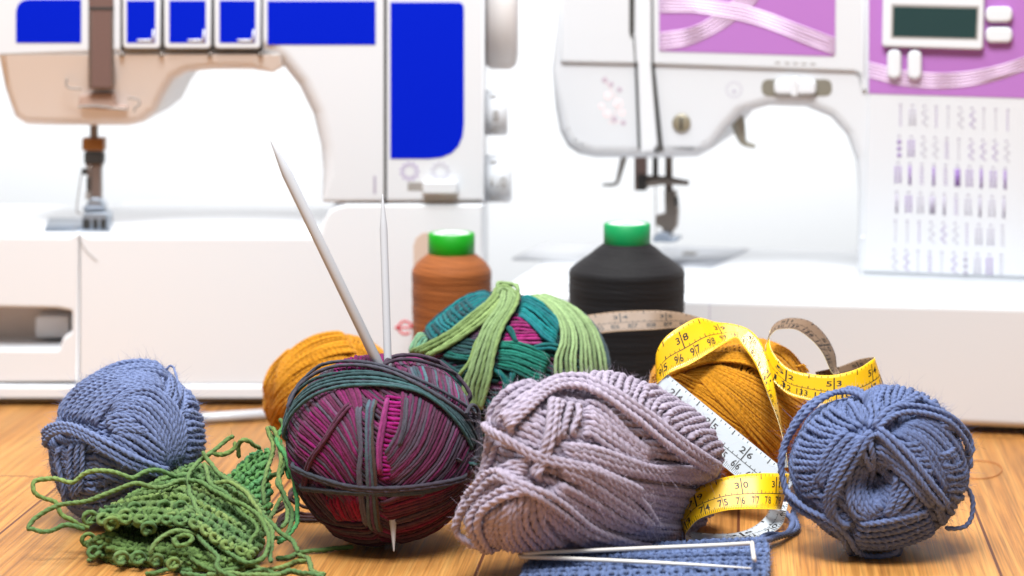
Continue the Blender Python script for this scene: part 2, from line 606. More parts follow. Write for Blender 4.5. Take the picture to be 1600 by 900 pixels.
# printed panels
slab('blue_panel', FL.pl([(25, 67), (127, 67), (127, -1), (25, -1)]), -0.04, 0.1, M_BLUE, ml, edge=0.02, rc=[.05, .05, .05, .95])
slab('blue_panel', box_px(FL, 0, 418, 1.5, 587, 70), -0.04, 0.1, M_BLUE, ml, edge=0.02, rc=0.05)
slab('blue_panel', FL.pl([(610, 248), (725, 248), (725, 3.5), (610, 3.5)]), -0.04, 0.1, M_BLUE, ml, edge=0.02, rc=[.05, 2.3, .45, .05], seg=10)
slab('panel_gap', box_px(FL, 0, 599.5, -60, 604.5, 316), -0.02, 0.1, M_DARK, ml, edge=0.01, rc=0)
slab('button_well', box_px(FL, 0, 188, -60, 411, 79), -0.03, 0.1, M_DARK, ml, edge=0.02, rc=0.15)
for x0, x1 in ((192, 250.5), (256.5, 329.5), (335, 407)):
    k = slab('stitch_button', box_px(FL, -0.3, x0, -60, x1, 76), -0.35, 0.1, M_WHITE, ml, edge=0.1, rc=[.3, .3, 0, 0])
    slab('blue_label', box_px(FL, -0.36, x0 + 6 if x0 < 200 else x0 + 8, 1, x1 - 8, 67), -0.38, -0.2, M_BLUE, k, edge=0.01, rc=0.05)
    a = x1 - 10
    multi_poly('icon', [FL.pl(q, -0.4) for q in ([(a - 2, 46), (a + 0.5, 46), (a + 0.5, 66), (a - 4, 66)],
                                               [(a - 26, 61.5), (a - 4, 61), (a - 4, 66), (a - 26, 65.5)])], -0.4, M_WHITE, k)
for u in (190, 252, 328, 407):
    x, z = FL.pl([(u, 86)], -0.1)[0]
    lathe('rivet', [(0.16, 0), (0.16, -0.08), (0.1, -0.14)], (x, 0.02, z), 'y', M_METAL, ml, K=14)
# take-up slot and thread guides on the head
tk = slab('take_up_cover', box_px(FL, -0.2, 138, -60, 177, 139), -0.25, 0.5, M_BROWN, ml, edge=0.12, rc=0.1)
slab('trim', box_px(FL, -0.3, 138.5, 11, 177, 15.5), -0.29, 0.0, M_DARK, tk, edge=0.02, rc=0)
slab('trim', box_px(FL, -0.3, 173.5, 18, 176, 136), -0.285, 0.0, M_METAL, tk, edge=0.02, rc=0)
slab('trim', box_px(FL, -0.3, 139.5, 18, 142.5, 136), -0.285, 0.0, M_METAL, tk, edge=0.02, rc=0)
slab('thread_guide', FL.pl([(122, 168), (124, 151), (142, 146), (178, 146), (179, 166), (196, 167), (196, 171), (165, 172)], 0.4), 0.4, 1.6, mat('beige_plastic', lin(178, 150, 136), 0.45), ml, edge=0.1, rc=0.1)
for pts in ([(104, 122), (104, 134), (112, 138), (128, 139)], [(200, 153), (215, 155), (218, 163), (211, 168), (209, 175)], [(122, 167), (150, 166), (180, 170), (200, 171)]):
    q = FL.pl(pts, 0.2)
    rod('guide_hook', [(x, 0.25, z) for x, z in q], 0.07, M_GREY, ml, K=8)
# needle bar, clamp, presser foot, plate
zb = FL.pl([(0, 366)], 0)[0][1]
YN = 3.2


def at(F, u, v, y):
    x, z = F.pl([(u, v)], y)[0]
    return (x, y, z)


nb = rod('needle_bar', [at(FL, 147, 190, YN), at(FL, 147, 232, YN)], 0.27, M_METAL, ml)
slab('needle_clamp', box_px(FL, YN - 0.6, 128, 216, 162, 236), YN - 0.6, YN + 0.5, M_COPPER, ml, edge=0.12, rc=0.1)
slab('presser_bar', FL.pl([(132, 237), (161, 237), (160, 256), (157, 264), (157, 312), (135, 312), (136, 264), (132, 254)], YN - .3), YN - 0.3, YN + 0.5, mat('bar_steel', lin(122, 108, 102), 0.4, metal=0.4), ml, edge=0.08, rc=0.05)
rod('clamp_screw', [at(FL, 128, 268, YN), at(FL, 141, 268, YN)], 0.22, M_DARK, ml)
rod('needle', [at(FL, 141, 258, YN - .5), at(FL, 141, 352, YN - .5)], 0.04, M_METAL, ml, K=8)
rod('wire_guide', [at(FL, 127, 272, YN - .5), at(FL, 123, 300, YN - .5), at(FL, 120, 330, YN - .5), at(FL, 128, 333, YN - .5)], 0.04, M_METAL, ml, K=8)
M_FOOT = mat('foot_steel', lin(150, 160, 172), 0.3, metal=0.5, bscale=800)
ft = slab('presser_foot', FL.pl([(127, 360), (128, 338), (133, 332), (166, 332), (169, 340), (169, 360)], YN - .8), YN - 0.8, YN + 1.2, M_FOOT, ml, edge=0.12, rc=0.12)
slab('foot_ankle', FL.pl([(130, 332), (135, 318), (141, 309), (155, 309), (161, 318), (165, 332)], YN - .5), YN - 0.55, YN + 0.8, M_FOOT, ft, edge=0.15, rc=0.2)
for u0, u1 in ((129.5, 141), (145, 153), (157, 166)):
    slab('toe_gap', box_px(FL, YN - .82, u0, 342, u1, 358), YN - 0.83, YN - 0.6, M_DARK, ft, edge=0.01, rc=0.15)
rod('foot_screw', [at(FL, 131, 326, YN - .6), at(FL, 162, 326, YN - .6)], 0.17, M_PLATE, ft, K=12)
slab('bar_block', box_px(FL, YN - .5, 131, 238, 160, 256), YN - 0.5, YN + 0.6, M_DARK, ml, edge=0.1, rc=0.12)
slab('bar_block', box_px(FL, YN - .45, 133, 300, 143, 312), YN - 0.45, YN + 0.3, M_GREY, ml, edge=0.08, rc=0.08)
rod('lift_screw', [at(FL, 139, 278, YN - .4), at(FL, 139, 297, YN - .4)], 0.16, M_DARK, ml, K=12)


def lying(name, pts, z, th, mats, parent, smooth=False):
    n = len(pts)
    V = [(x, y, z) for x, y in pts] + [(x, y, z + th) for x, y in pts]
    a2 = sum(pts[i][0] * pts[(i + 1) % n][1] - pts[(i + 1) % n][0] * pts[i][1] for i in range(n))
    if a2 < 0:
        V = [(x, y, z) for x, y in pts[::-1]] + [(x, y, z + th) for x, y in pts[::-1]]
    F = [tuple(range(n, 2 * n)), tuple(range(n))[::-1]] + [(k, (k + 1) % n, n + (k + 1) % n, n + k) for k in range(n)]
    return link(name, mesh_data(name, V, [F], mats, smooth=smooth), parent)


lying('needle_plate', FL.top([(69, 362), (172, 362), (170, 343), (76, 341)], zb), zb - 0.1, 0.14, M_PLATE, ml)
q = FL.top([(118, 358), (124, 376 - 12), (128, 365)], zb)
rod('thread', [(FL.pl([(122, 345)], YN)[0][0], YN, zb + 0.3), (FL.top([(120, 360)], zb)[0][0], 0.6, zb + 0.1), (at(FL, 123, 372, -0.1)[0], -0.06, zb - 0.3), at(FL, 135, 392, -0.06), at(FL, 152, 408, -0.06)], 0.02, M_GREY, ml, K=6)
# right hand side: hand wheel, two dials
x1 = FL.pl([(757, 100)])[0][0]
c = at(FL, 757, 0, 7)
lathe('hand_wheel', [(0.5, 0), (4.4, 0.05), (4.7, 0.35), (4.7, 1.7), (4.4, 2.1), (3.6, 2.25), (3.2, 2.0), (0.5, 2.0)], (x1, 7, c[2]), 'x', mat('wheel_plastic', lin(226, 224, 223), 0.4), ml, K=56)
for v, r, L, s in ((176, 1.5, 1.5, '8'), (279, 1.58, 1.75, '1.0')):
    z = FL.pl([(757, v)], 2.5)[0][1]
    dl = lathe('dial', [(r * .5, 0), (r, 0.02), (r, L - 0.15), (r - 0.15, L), (0.2, L)], (x1, 2.5, z), 'x', M_COOL, ml, K=48)
    multi_poly('dial_number', text_polys(s, x1 + L * .48, z - 0.35, 0.62, 0.62), 2.5 - r - 0.02, M_GREY, dl, th=0.05)
    for zz in (z + r * .76, z - r * .76):
        multi_poly('dial_mark', [[(x1 + 0.35, zz - .06), (x1 + 0.8, zz - .06), (x1 + .8, zz + .06), (x1 + .35, zz + .06)]], 2.5 - r * 0.74, M_GREY, dl, th=0.4)
# reverse lever and its two little dotted dials
for u, cc in ((640, M_INK), (688, M_INK2)):
    x, z = FL.pl([(u, 268)])[0]
    pol = []
    for k in range(11):
        t = k / 11 * 2 * math.pi
        pol += ring_poly(x + 0.55 * math.cos(t), z + 0.55 * math.sin(t), 0, 0.09, n=6)
    pol += ring_poly(x, z, 0.36, 0.40)
    multi_poly('dotted_ring', pol, -0.012, cc, ml)
slab('lever_slot', box_px(FL, 0, 637, 285, 664, 298), -0.015, 0.1, M_GREY, ml, edge=0.01, rc=0.05)
slab('lever', box_px(FL, -0.5, 660, 283, 715, 304), -0.6, 0.1, M_WHITE, ml, edge=0.15, rc=0.2)
slab('pin_mark', box_px(FL, 0, 583.5, 275, 587.5, 303), -0.012, 0.1, M_INK2, ml, edge=0.01, rc=0)
# thread pocket and red mark on the base
slab('thread_pocket', FL.pl([(646, 420), (672, 420), (672, 363), (660, 364), (650, 372), (646, 384)]), -0.012, 0.1, mat('pocket_beige', lin(206, 184, 168), 0.5), ml, edge=0.01, rc=.2)
x, z = FL.pl([(633, 512)])[0]
pol = ring_poly(x, z, 0.36, 0.50, math.radians(0), math.radians(318))
pol += [[(x - 0.36, z - 0.06), (x + 0.46, z - 0.06), (x + 0.46, z + 0.06), (x - 0.36, z + 0.06)],
        [(x - 0.72, z), (x - 0.42, z - 0.2), (x - 0.42, z + 0.2)]]
multi_poly('red_emblem', pol, -0.014, M_RED, ml)

# ---- the right machine, white and purple
FR = Frame(1400, 674, math.radians(-12.0))
mr_ = thing('sewing_machine', 'white sewing machine with purple panels and a small display, on the right', 'sewing machine', FR.o, FR.yaw)
P = FR.pl([(768, 633), (1720, 676), (1720, 479), (1300, 469), (1060, 463), (768, 455)])
slab('base', P, 0, 24, M_COOL, mr_, edge=0.5, rc=[.6, .6, .6, 0, 0, .8], seg=5)
zr = P[3][1]
for u in (900, 1450):
    x = FR.pl([(u, 650)])[0][0]
    lathe('foot', [(1.1, 0), (1.1, 0.4)], (x, 3, 0), 'z', M_DARK, mr_, K=20)
x = FR.pl([(1109, 466)])[0][0]
slab('base_seam', [(x - .03, 0.6), (x + .03, 0.6), (x + .03, zr - .5), (x - .03, zr - .5)], -0.012, 0.2, M_INK2, mr_, edge=0.005, rc=0)
YU = 9.0
P = FR.pl([(874, -110), (868, 40), (862, 100.5), (866, 100.5), (1700, 128), (1700, 440), (1338, 431), (1339, 300), (1336, 250), (1322, 212), (1297, 184), (1258, 168), (1200, 165), (1165, 171), (1140, 190), (1116, 225), (1092, 243), (1030, 247), (900, 247), (879, 232), (867, 190), (861, 108)], YU)
P = FR.pl([(874, -110), (868, 40), (861, 108), (864, 168), (871, 206), (884, 231), (902, 243), (928, 248), (1030, 248), (1088, 246), (1112, 233), (1136, 202), (1158, 178), (1200, 166), (1258, 168), (1297, 184), (1322, 212), (1336, 250), (1340, 300), (1338, 428), (1720, 439), (1720, -110)], YU)
rc = [0, .5, .5, .6, .6, .6, .5, .5, .2, .3, .5, .5, .5, .5, .5, .5, .5, .5, .5, .2, .2, 0]
XH = FR.pl([(1085, 246), (1345, 300)], YU)
body = slab('arm', P, YU, YU + 13, M_COOL, mr_, edge=0.5, rc=rc, seg=6, edges=lambda x, z: 0.75 if (XH[0][0] < x < XH[1][0] and z < FR.pl([(1200, 140)], YU)[0][1]) else (0.9 if z < FR.pl([(880, 140)], YU)[0][1] and x < XH[0][0] else 0.35))
# raised upper face of the arm and the column face
P = FR.pl([(880, -108), (876, 98), (1020, 101), (1336, 112), (1346, 120), (1352, 150), (1350, -108)], YU)
slab('arm_cover', P, YU - 0.25, YU + 0.3, M_COOL, body, edge=0.2, rc=[0, .2, 0, .3, .3, .2, 0])
P = FR.pl([(1357, -108), (1357, 154), (1348, 424), (1715, 436), (1715, -108)], YU)
slab('column_cover', P, YU - 0.25, YU + 0.3, M_COOL, body, edge=0.15, rc=[0, .1, .2, 0, 0])
YP = YU - 0.25
slab('column_foot', [(FR.pl([(1345, 300)], YU)[0][0], zr - .3), (FR.pl([(1720, 300)], YU)[0][0], zr - .3), (FR.pl([(1720, 300)], YU)[0][0], zr + 3), (FR.pl([(1345, 300)], YU)[0][0], zr + 3)], YU - 0.06, YU + 12, M_COOL, body, edge=0.3, rc=0.2)
P = FR.pl([(1357.5, -100), (1357.5, 146), (1715, 157), (1715, -100)], YP)
slab('purple_panel', P, YP - 0.04, YP + 0.1, M_PURPLE, body, edge=0.02, rc=0)
P = FR.pl([(1030, -60), (1030, 80), (1302, 88), (1305, 84), (1306, -60)], YP)
pa = slab('purple_panel', P, YP - 0.04, YP + 0.1, M_PURPLE, body, edge=0.02, rc=0.05)


def stripes(name, lo, hi, n, y, frac=0.86):
    A, B = resample(spline(FR.pl(lo, y)), n=26), resample(spline(FR.pl(hi, y)), n=26)
    pol = []
    for k in range(n):
        t0, t1 = k / n, (k + frac) / n
        a, b = A * (1 - t0) + B * t0, A * (1 - t1) + B * t1
        pol.append([*a, *b[::-1]])
    return multi_poly(name, pol, y, M_PALE, body, th=0.01)


stripes('wave_print', [(1031, 79), (1080, 70), (1135, 42), (1178, 8), (1195, -20)], [(1031, 50), (1080, 42), (1120, 20), (1150, -6), (1160, -25)], 5, YP - 0.06)
stripes('wave_print', [(1031, 20), (1100, 22), (1190, 42), (1260, 70), (1304, 86)], [(1031, -6), (1100, -2), (1180, 12), (1250, 38), (1304, 58)], 5, YP - 0.08)
stripes('wave_print', [(1358, 122), (1420, 136), (1490, 138), (1570, 122), (1700, 70)], [(1358, 96), (1420, 110), (1500, 112), (1590, 92), (1700, 40)], 5, YP - 0.06)
# display and its buttons
bz = slab('display_bezel', FR.pl([(1378, 73), (1536, 78), (1539, -40), (1380, -40)], YP - 0.5), YP - 0.55, YP + 0.1, M_WHITE, body, edge=0.15, rc=0.25)
slab('screen', FR.pl([(1395, 57), (1525, 60), (1527, 13), (1396, 10)], YP - .56), YP - 0.56, YP - 0.3, M_LCD, bz, edge=0.01, rc=0.03)
slab('screen_rim', FR.pl([(1392, 60), (1528, 63), (1530, 9), (1393, 6)], YP - .55), YP - 0.555, YP - 0.3, M_GREY, bz, edge=0.005, rc=0.03)
for x0, y0, x1_, y1 in ((1540, 11, 1582, 35), (1540, 43, 1582, 67), (1386, 78, 1408, 123), (1418, 79, 1440, 124)):
    slab('panel_button', box_px(FR, YP - .5, x0, y0, x1_, y1), YP - 0.5, YP + 0.1, M_WHITE, body, edge=0.18, rc=0.42)
# stitch pattern chart
random.seed(5)
pol, mi = [], []


def cell(u, v, kind, m):
    def q(*pts):
        pol.append(FR.pl([(u + a * 1.35, v + b * 1.15) for a, b in pts], YP))
        mi.append(m)
    if kind == 0:
        for k in range(5):
            q((-2.2, -12 + 5 * k), (2.2, -10 + 5 * k), (2.2, -8.5 + 5 * k), (-2.2, -10.5 + 5 * k))
    elif kind == 1:
        q((-1.6, -13), (1.6, -13), (1.6, 13), (-1.6, 13))
    elif kind == 2:
        for k in range(4):
            s = 3 if k % 2 else -3
            q((-s, -12 + 6 * k), (-s + 1.5, -12 + 6 * k), (s + 1.5, -6 + 6 * k), (s, -6 + 6 * k))
    elif kind == 3:
        q((-3.6, -12), (-2.4, -12), (-2.4, 12), (-3.6, 12)); q((2.4, -12), (3.6, -12), (3.6, 12), (2.4, 12))
        for k in range(4):
            q((-2.4, -10 + 6 * k), (2.4, -10 + 6 * k), (2.4, -8.4 + 6 * k), (-2.4, -8.4 + 6 * k))
    elif kind == 4:
        for k in range(3):
            q((0, -12 + 9 * k), (3, -8 + 9 * k), (0, -4 + 9 * k), (-3, -8 + 9 * k))
    elif kind == 5:
        q((-3.4, -12), (3.4, -12), (3.4, 12), (-3.4, 12))
    else:
        for k in range(6):
            q((-0.8, -13 + 4.6 * k), (0.8, -13 + 4.6 * k), (0.8, -10.6 + 4.6 * k), (-0.8, -10.6 + 4.6 * k))


for r, v in enumerate((182, 231, 273, 318, 363, 409)):
    for c_ in range(10):
        u = 1407 - r * 2.0 + c_ * 18.6
        vv = v + c_ * 0.9
        kind = random.choice((0, 2, 3, 6, 6, 4, 2)) if r not in (2, 3) else random.choice((1, 1, 3, 5, 1, 0))
        strong = random.random() < 0.35
        cell(u, vv, kind, 0 if strong or r == 2 else 1)
        pol.append(FR.pl([(u - 2, vv - 20), (u + 2, vv - 20), (u + 2, vv - 17), (u - 2, vv - 17)], YP)); mi.append(1)
multi_poly('stitch_chart', pol, YP - 0.012, [M_INK, M_INK2], body, midx=mi)
# slots and seams of the head
for pts in ([(983, -100), (992, -100), (991, 50), (986, 62), (983, 50)], [(988.5, 55), (991, 55), (994, 100), (999, 232), (996.5, 232), (991.5, 100)],
            [(1017, -100), (1019.5, -100), (1021.5, 100), (1034, 222), (1036, 236), (1022, 240), (1022, 237.5), (1030, 234), (1028.5, 222), (1018, 100)]):
    slab('head_seam', FR.pl(pts, YU - .3), YU - 0.27, YU + 0.1, M_DARK, body, edge=0.005, rc=0)
slab('face_strip', FR.pl([(995, -100), (1015, -100), (1017, 100), (1027, 226), (1020, 236), (1002, 238), (997, 100)], YU - .3), YU - 0.35, YU + 0.1, M_WHITE, body, edge=0.06, rc=0.05)
for dx, dz in ((1215, 98), (1230, 98.5), (1243, 99), (1256, 99.5), (1270, 100)):
    multi_poly('scale_mark', [FR.pl([(dx - 4, dz - 1.5), (dx + 4, dz - 1.3), (dx + 4, dz + 1.5), (dx - 4, dz + 1.3)], YP)], YP - 0.012, M_GREY, body)
sl = slab('lever_slot', box_px(FR, YU, 1190, 124, 1300, 150), YU - 0.03, YU + 0.1, mat('slot_grey', lin(120, 116, 104), 0.5), body, edge=0.01, rc=0.5)
slab('speed_lever', box_px(FR, YU - .5, 1209, 125, 1275, 148), YU - 0.5, YU + 0.1, M_WHITE, body, edge=0.2, rc=0.35)
slab('lever_ridge', box_px(FR, YU - .6, 1236, 121, 1246, 151), YU - 0.65, YU - 0.2, M_WHITE, body, edge=0.12, rc=0.12)
c = at(FR, 1065, 192, YU)
sc_ = lathe('screw', [(0.62, 0.1), (0.62, -0.12), (0.5, -0.2), (0.05, -0.2)], c, 'y', mat('screw_brass', lin(150, 142, 122), 0.4, metal=0.4), body, K=28)
multi_poly('screw_slot', [[(c[0] - .08, c[2] - .42), (c[0] + .08, c[2] - .42), (c[0] + .08, c[2] + .42), (c[0] - .08, c[2] + .42)]], c[1] - 0.215, M_DARK, sc_)
x, z = FR.pl([(1147, 140)], YU)[0]
pol = []
for k in range(12):
    t = k / 12 * 2 * math.pi
    pol += ring_poly(x + 0.5 * math.cos(t), z + 0.5 * math.sin(t), 0, 0.07, n=6)
pol += ring_poly(x, z - .12, 0, 0.12, n=8)
multi_poly('dotted_ring', pol, YU - 0.012, M_INK2, body)
# sprig decal on the head
random.seed(3)
pol, mi = [], []
sp = spline(FR.pl([(944, 125), (955, 140), (965, 160), (960, 178), (952, 192), (972, 190)], YU))
for i in range(0, len(sp) - 1):
    d = unit((sp[i + 1] - sp[i])[None])[0]
    nn = np.array([-d[1], d[0]]) * 0.025
    pol.append([sp[i] + nn, sp[i + 1] + nn, sp[i + 1] - nn, sp[i] - nn]); mi.append(0)
for u, v, r, m in ((945, 125, .22, 1), (955, 132, .2, 1), (968, 140, .2, 1), (950, 150, .3, 0), (966, 162, .34, 0), (948, 178, .28, 0), (960, 186, .22, 1), (974, 192, .2, 1), (972, 176, .24, 0), (940, 166, .22, 0)):
    x, z = FR.pl([(u, v)], YU)[0]
    for k in range(5):
        t = k * 1.2566 + u
        pol += ring_poly(x + r * .6 * math.cos(t), z + r * .6 * math.sin(t), 0, r * .38, n=6); mi += [m] * 6
multi_poly('flower_decal', pol, YU - 0.012, [mat('pink_ink', lin(236, 210, 212), 0.6), mat('mauve_ink', lin(172, 150, 166), 0.6)], body, midx=mi)
# hooks, needle bar, foot, plate
YN = 12.0
M_DKM = mat('dark_steel', lin(116, 106, 98), 0.4, metal=0.6)
slab('needle_threader', box_px(FR, YN - .6, 991, 236, 1009, 298), YN - 0.6, YN + 0.2, mat('threader_taupe', lin(120, 100, 94), 0.45), mr_, edge=0.1, rc=0.1)
slab('threader_tip', box_px(FR, YN - .7, 996, 273, 1009, 298), YN - 0.7, YN + 0.1, M_DARK, mr_, edge=0.06, rc=0.15)
rod('thread_lever', [at(FR, 976, 240, YN), at(FR, 968, 272, YN), at(FR, 962, 287, YN), at(FR, 942, 289, YN)], [0.26, 0.2, 0.14, 0.1], M_GREY, mr_, K=10)
rod('needle_bar', [at(FR, 1024, 235, YN), at(FR, 1024, 285, YN)], 0.2, M_DARK, mr_)
rod('needle', [at(FR, 1024, 285, YN), at(FR, 1025, 366, YN)], 0.035, M_METAL, mr_, K=8)
rod('clamp_screw', [at(FR, 1008, 283, YN), at(FR, 1040, 282, YN), at(FR, 1076, 286, YN)], [0.42, 0.28, 0.17], M_DKM, mr_)
rod('presser_bar', [at(FR, 1045, 235, YN + .6), at(FR, 1045, 310, YN + .6)], 0.26, M_DKM, mr_)
slab('foot_holder', FR.pl([(1038, 298), (1055, 298), (1059, 330), (1057, 354), (1050, 364), (1036, 364), (1034, 356), (1024, 352), (1024, 337), (1039, 333)], YN), YN, YN + 0.9, M_METAL, mr_, edge=0.08, rc=0.1)
rod('lift_screw', [at(FR, 1057, 308, YN), at(FR, 1057, 322, YN)], 0.13, M_DARK, mr_)
slab('presser_foot', FR.pl([(1022, 376), (1024, 366), (1034, 362), (1044, 362), (1050, 370), (1062, 371), (1062, 375), (1048, 377)], YN), YN - 0.8, YN + 1.2, M_PLATE, mr_, edge=0.08, rc=0.1)
rod('buttonhole_lever', [at(FR, 1147, 180, YN - 1), at(FR, 1153, 192, YN - 1), at(FR, 1158, 214, YN - 1), at(FR, 1164, 224, YN - 1), at(FR, 1180, 229, YN - 1)], [0.5, 0.46, 0.36, 0.2, 0.14], mat('lever_olive', lin(150, 146, 132), 0.45), mr_, K=10)
lying('needle_plate', FR.top([(1000, 411), (1112, 417), (1170, 389), (1040, 385)], zr), zr - 0.1, 0.13, mat('plate_pale', lin(176, 180, 188), 0.4, metal=0.2), mr_)
lying('bed_insert', FR.top([(800, 404), (996, 411), (1030, 386), (850, 380)], zr), zr - 0.1, 0.12, mat('insert_pale', lin(200, 202, 206), 0.4), mr_)
lying('plate_slot', FR.top([(1064, 399), (1084, 400), (1092, 394), (1070, 393)], zr), zr + 0.035, 0.01, M_GREY, mr_)

# ------------------------------------------------------------------ yarn
Y_WOOL = yarn_mat('wool_yarn', 0.14, 0.32, 600)
Y_COTTON = yarn_mat('dyed_yarn', 0.08, 0.32, 700)


class Strands:
    """collects yarn strands (tubes of twisted plies) into one mesh"""

    def __init__(s):
        s.V, s.Q, s.C, s.N, s.O, s.n = [], [], [], [], [], 0

    def add(s, P, Nr, r, col, ply=3, pitch=1.4, K=12, depth=0.26, taper=True):
        n = len(P)
        if n < 3:
            return
        T = unit(np.gradient(P, axis=0))
        if Nr is None:
            Nr = np.zeros_like(P)
            v = np.array([0.0, 0, 1]) if abs(T[0, 2]) < 0.9 else np.array([0.0, 1, 0])
            for k in range(n):
                v = v - (v @ T[k]) * T[k]
                v = v / max(np.linalg.norm(v), 1e-9)
                Nr[k] = v
        B = unit(np.cross(T, Nr))
        N = np.cross(B, T)
        ds = np.linalg.norm(np.diff(P, axis=0), axis=1)
        L = np.concatenate([[0], np.cumsum(ds)])
        a = np.linspace(0, 2 * math.pi, K, endpoint=False)
        ang = a[None] + (L / pitch * 2 * math.pi)[:, None] + RNG.random() * 6.28
        per = K // ply
        lob = 1 - depth * np.abs(np.cos(np.pi * (np.arange(K) % per) / per)) ** 2.2
        rr = np.broadcast_to(np.asarray(r, float), (n,)).copy()
        rr *= 1 + 0.05 * np.sin(L * 2.1 + RNG.random() * 6) + 0.03 * np.sin(L * 5.3 + RNG.random() * 6)
        if taper:
            rr[0] *= 0.5
            rr[-1] *= 0.5
        D = np.cos(ang)[..., None] * N[:, None] + np.sin(ang)[..., None] * B[:, None]
        V = P[:, None] + (rr[:, None] * lob[None])[..., None] * D
        i = np.arange(n - 1)[:, None] * K
        k = np.arange(K)[None]
        k2 = (k + 1) % K
        s.Q.append((np.stack([i + k, i + k2, i + K + k2, i + K + k], -1).reshape(-1, 4) + s.n))
        s.V.append(V.reshape(-1, 3))
        s.N.append(D.reshape(-1, 3))
        s.O.append(np.repeat(Nr, K, 0))
        col = np.asarray(col, float)
        if col.ndim == 1:
            col = np.broadcast_to(col, (n, 3))
        s.C.append(np.repeat(col, K, 0))
        s.n += n * K

    def raw(s, V, Q, col):
        s.V.append(V)
        s.Q.append(Q + s.n)
        s.N.append(np.zeros_like(V))
        s.O.append(np.zeros_like(V))
        s.C.append(np.broadcast_to(np.asarray(col, float), (len(V), 3)))
        s.n += len(V)

    def fuzz(s, count, length, width=0.006, light=1.15, lift=0.75):
        V, N, O, C = (np.vstack(x) for x in (s.V, s.N, s.O, s.C))
        ok = np.where((N * O).sum(1) > 0.35)[0]
        if not len(ok):
            return
        p = RNG.choice(ok, count)
        n0 = N[p]
        rnd = unit(RNG.normal(size=(count, 3)))
        d = unit(lift * n0 + rnd * 0.9)
        l = length * RNG.uniform(0.35, 1.0, count) ** 1.6
        l = np.where(RNG.random(count) < 0.04, l * 2.0, l)
        side = unit(np.cross(d, unit(RNG.normal(size=(count, 3)))))
        bend = unit(RNG.normal(size=(count, 3))) * 0.55
        pts = []
        for f in (0, 0.34, 0.68, 1.0):
            q = V[p] - n0 * 0.02 + d * (l * f)[:, None] + bend * (l * f * f)[:, None]
            w = width * (1 - 0.75 * f)
            pts += [q - side * w, q + side * w]
        A = np.stack(pts, 1)
        b = np.arange(count)[:, None] * 8
        F = np.concatenate([b + np.array([[0, 1, 3, 2]]), b + np.array([[2, 3, 5, 4]]), b + np.array([[4, 5, 7, 6]])])
        s.raw(A.reshape(-1, 3), F, 0)
        s.C[-1] = np.repeat(C[p] * light, 8, 0)

    def mesh(s, name, mats, origin, floor=0.02):
        V = np.vstack(s.V)
        if floor is not None:
            V[:, 2] = np.maximum(V[:, 2], floor)
        return mesh_data(name, V - np.asarray(origin), [np.vstack(s.Q)], mats, col=np.vstack(s.C))


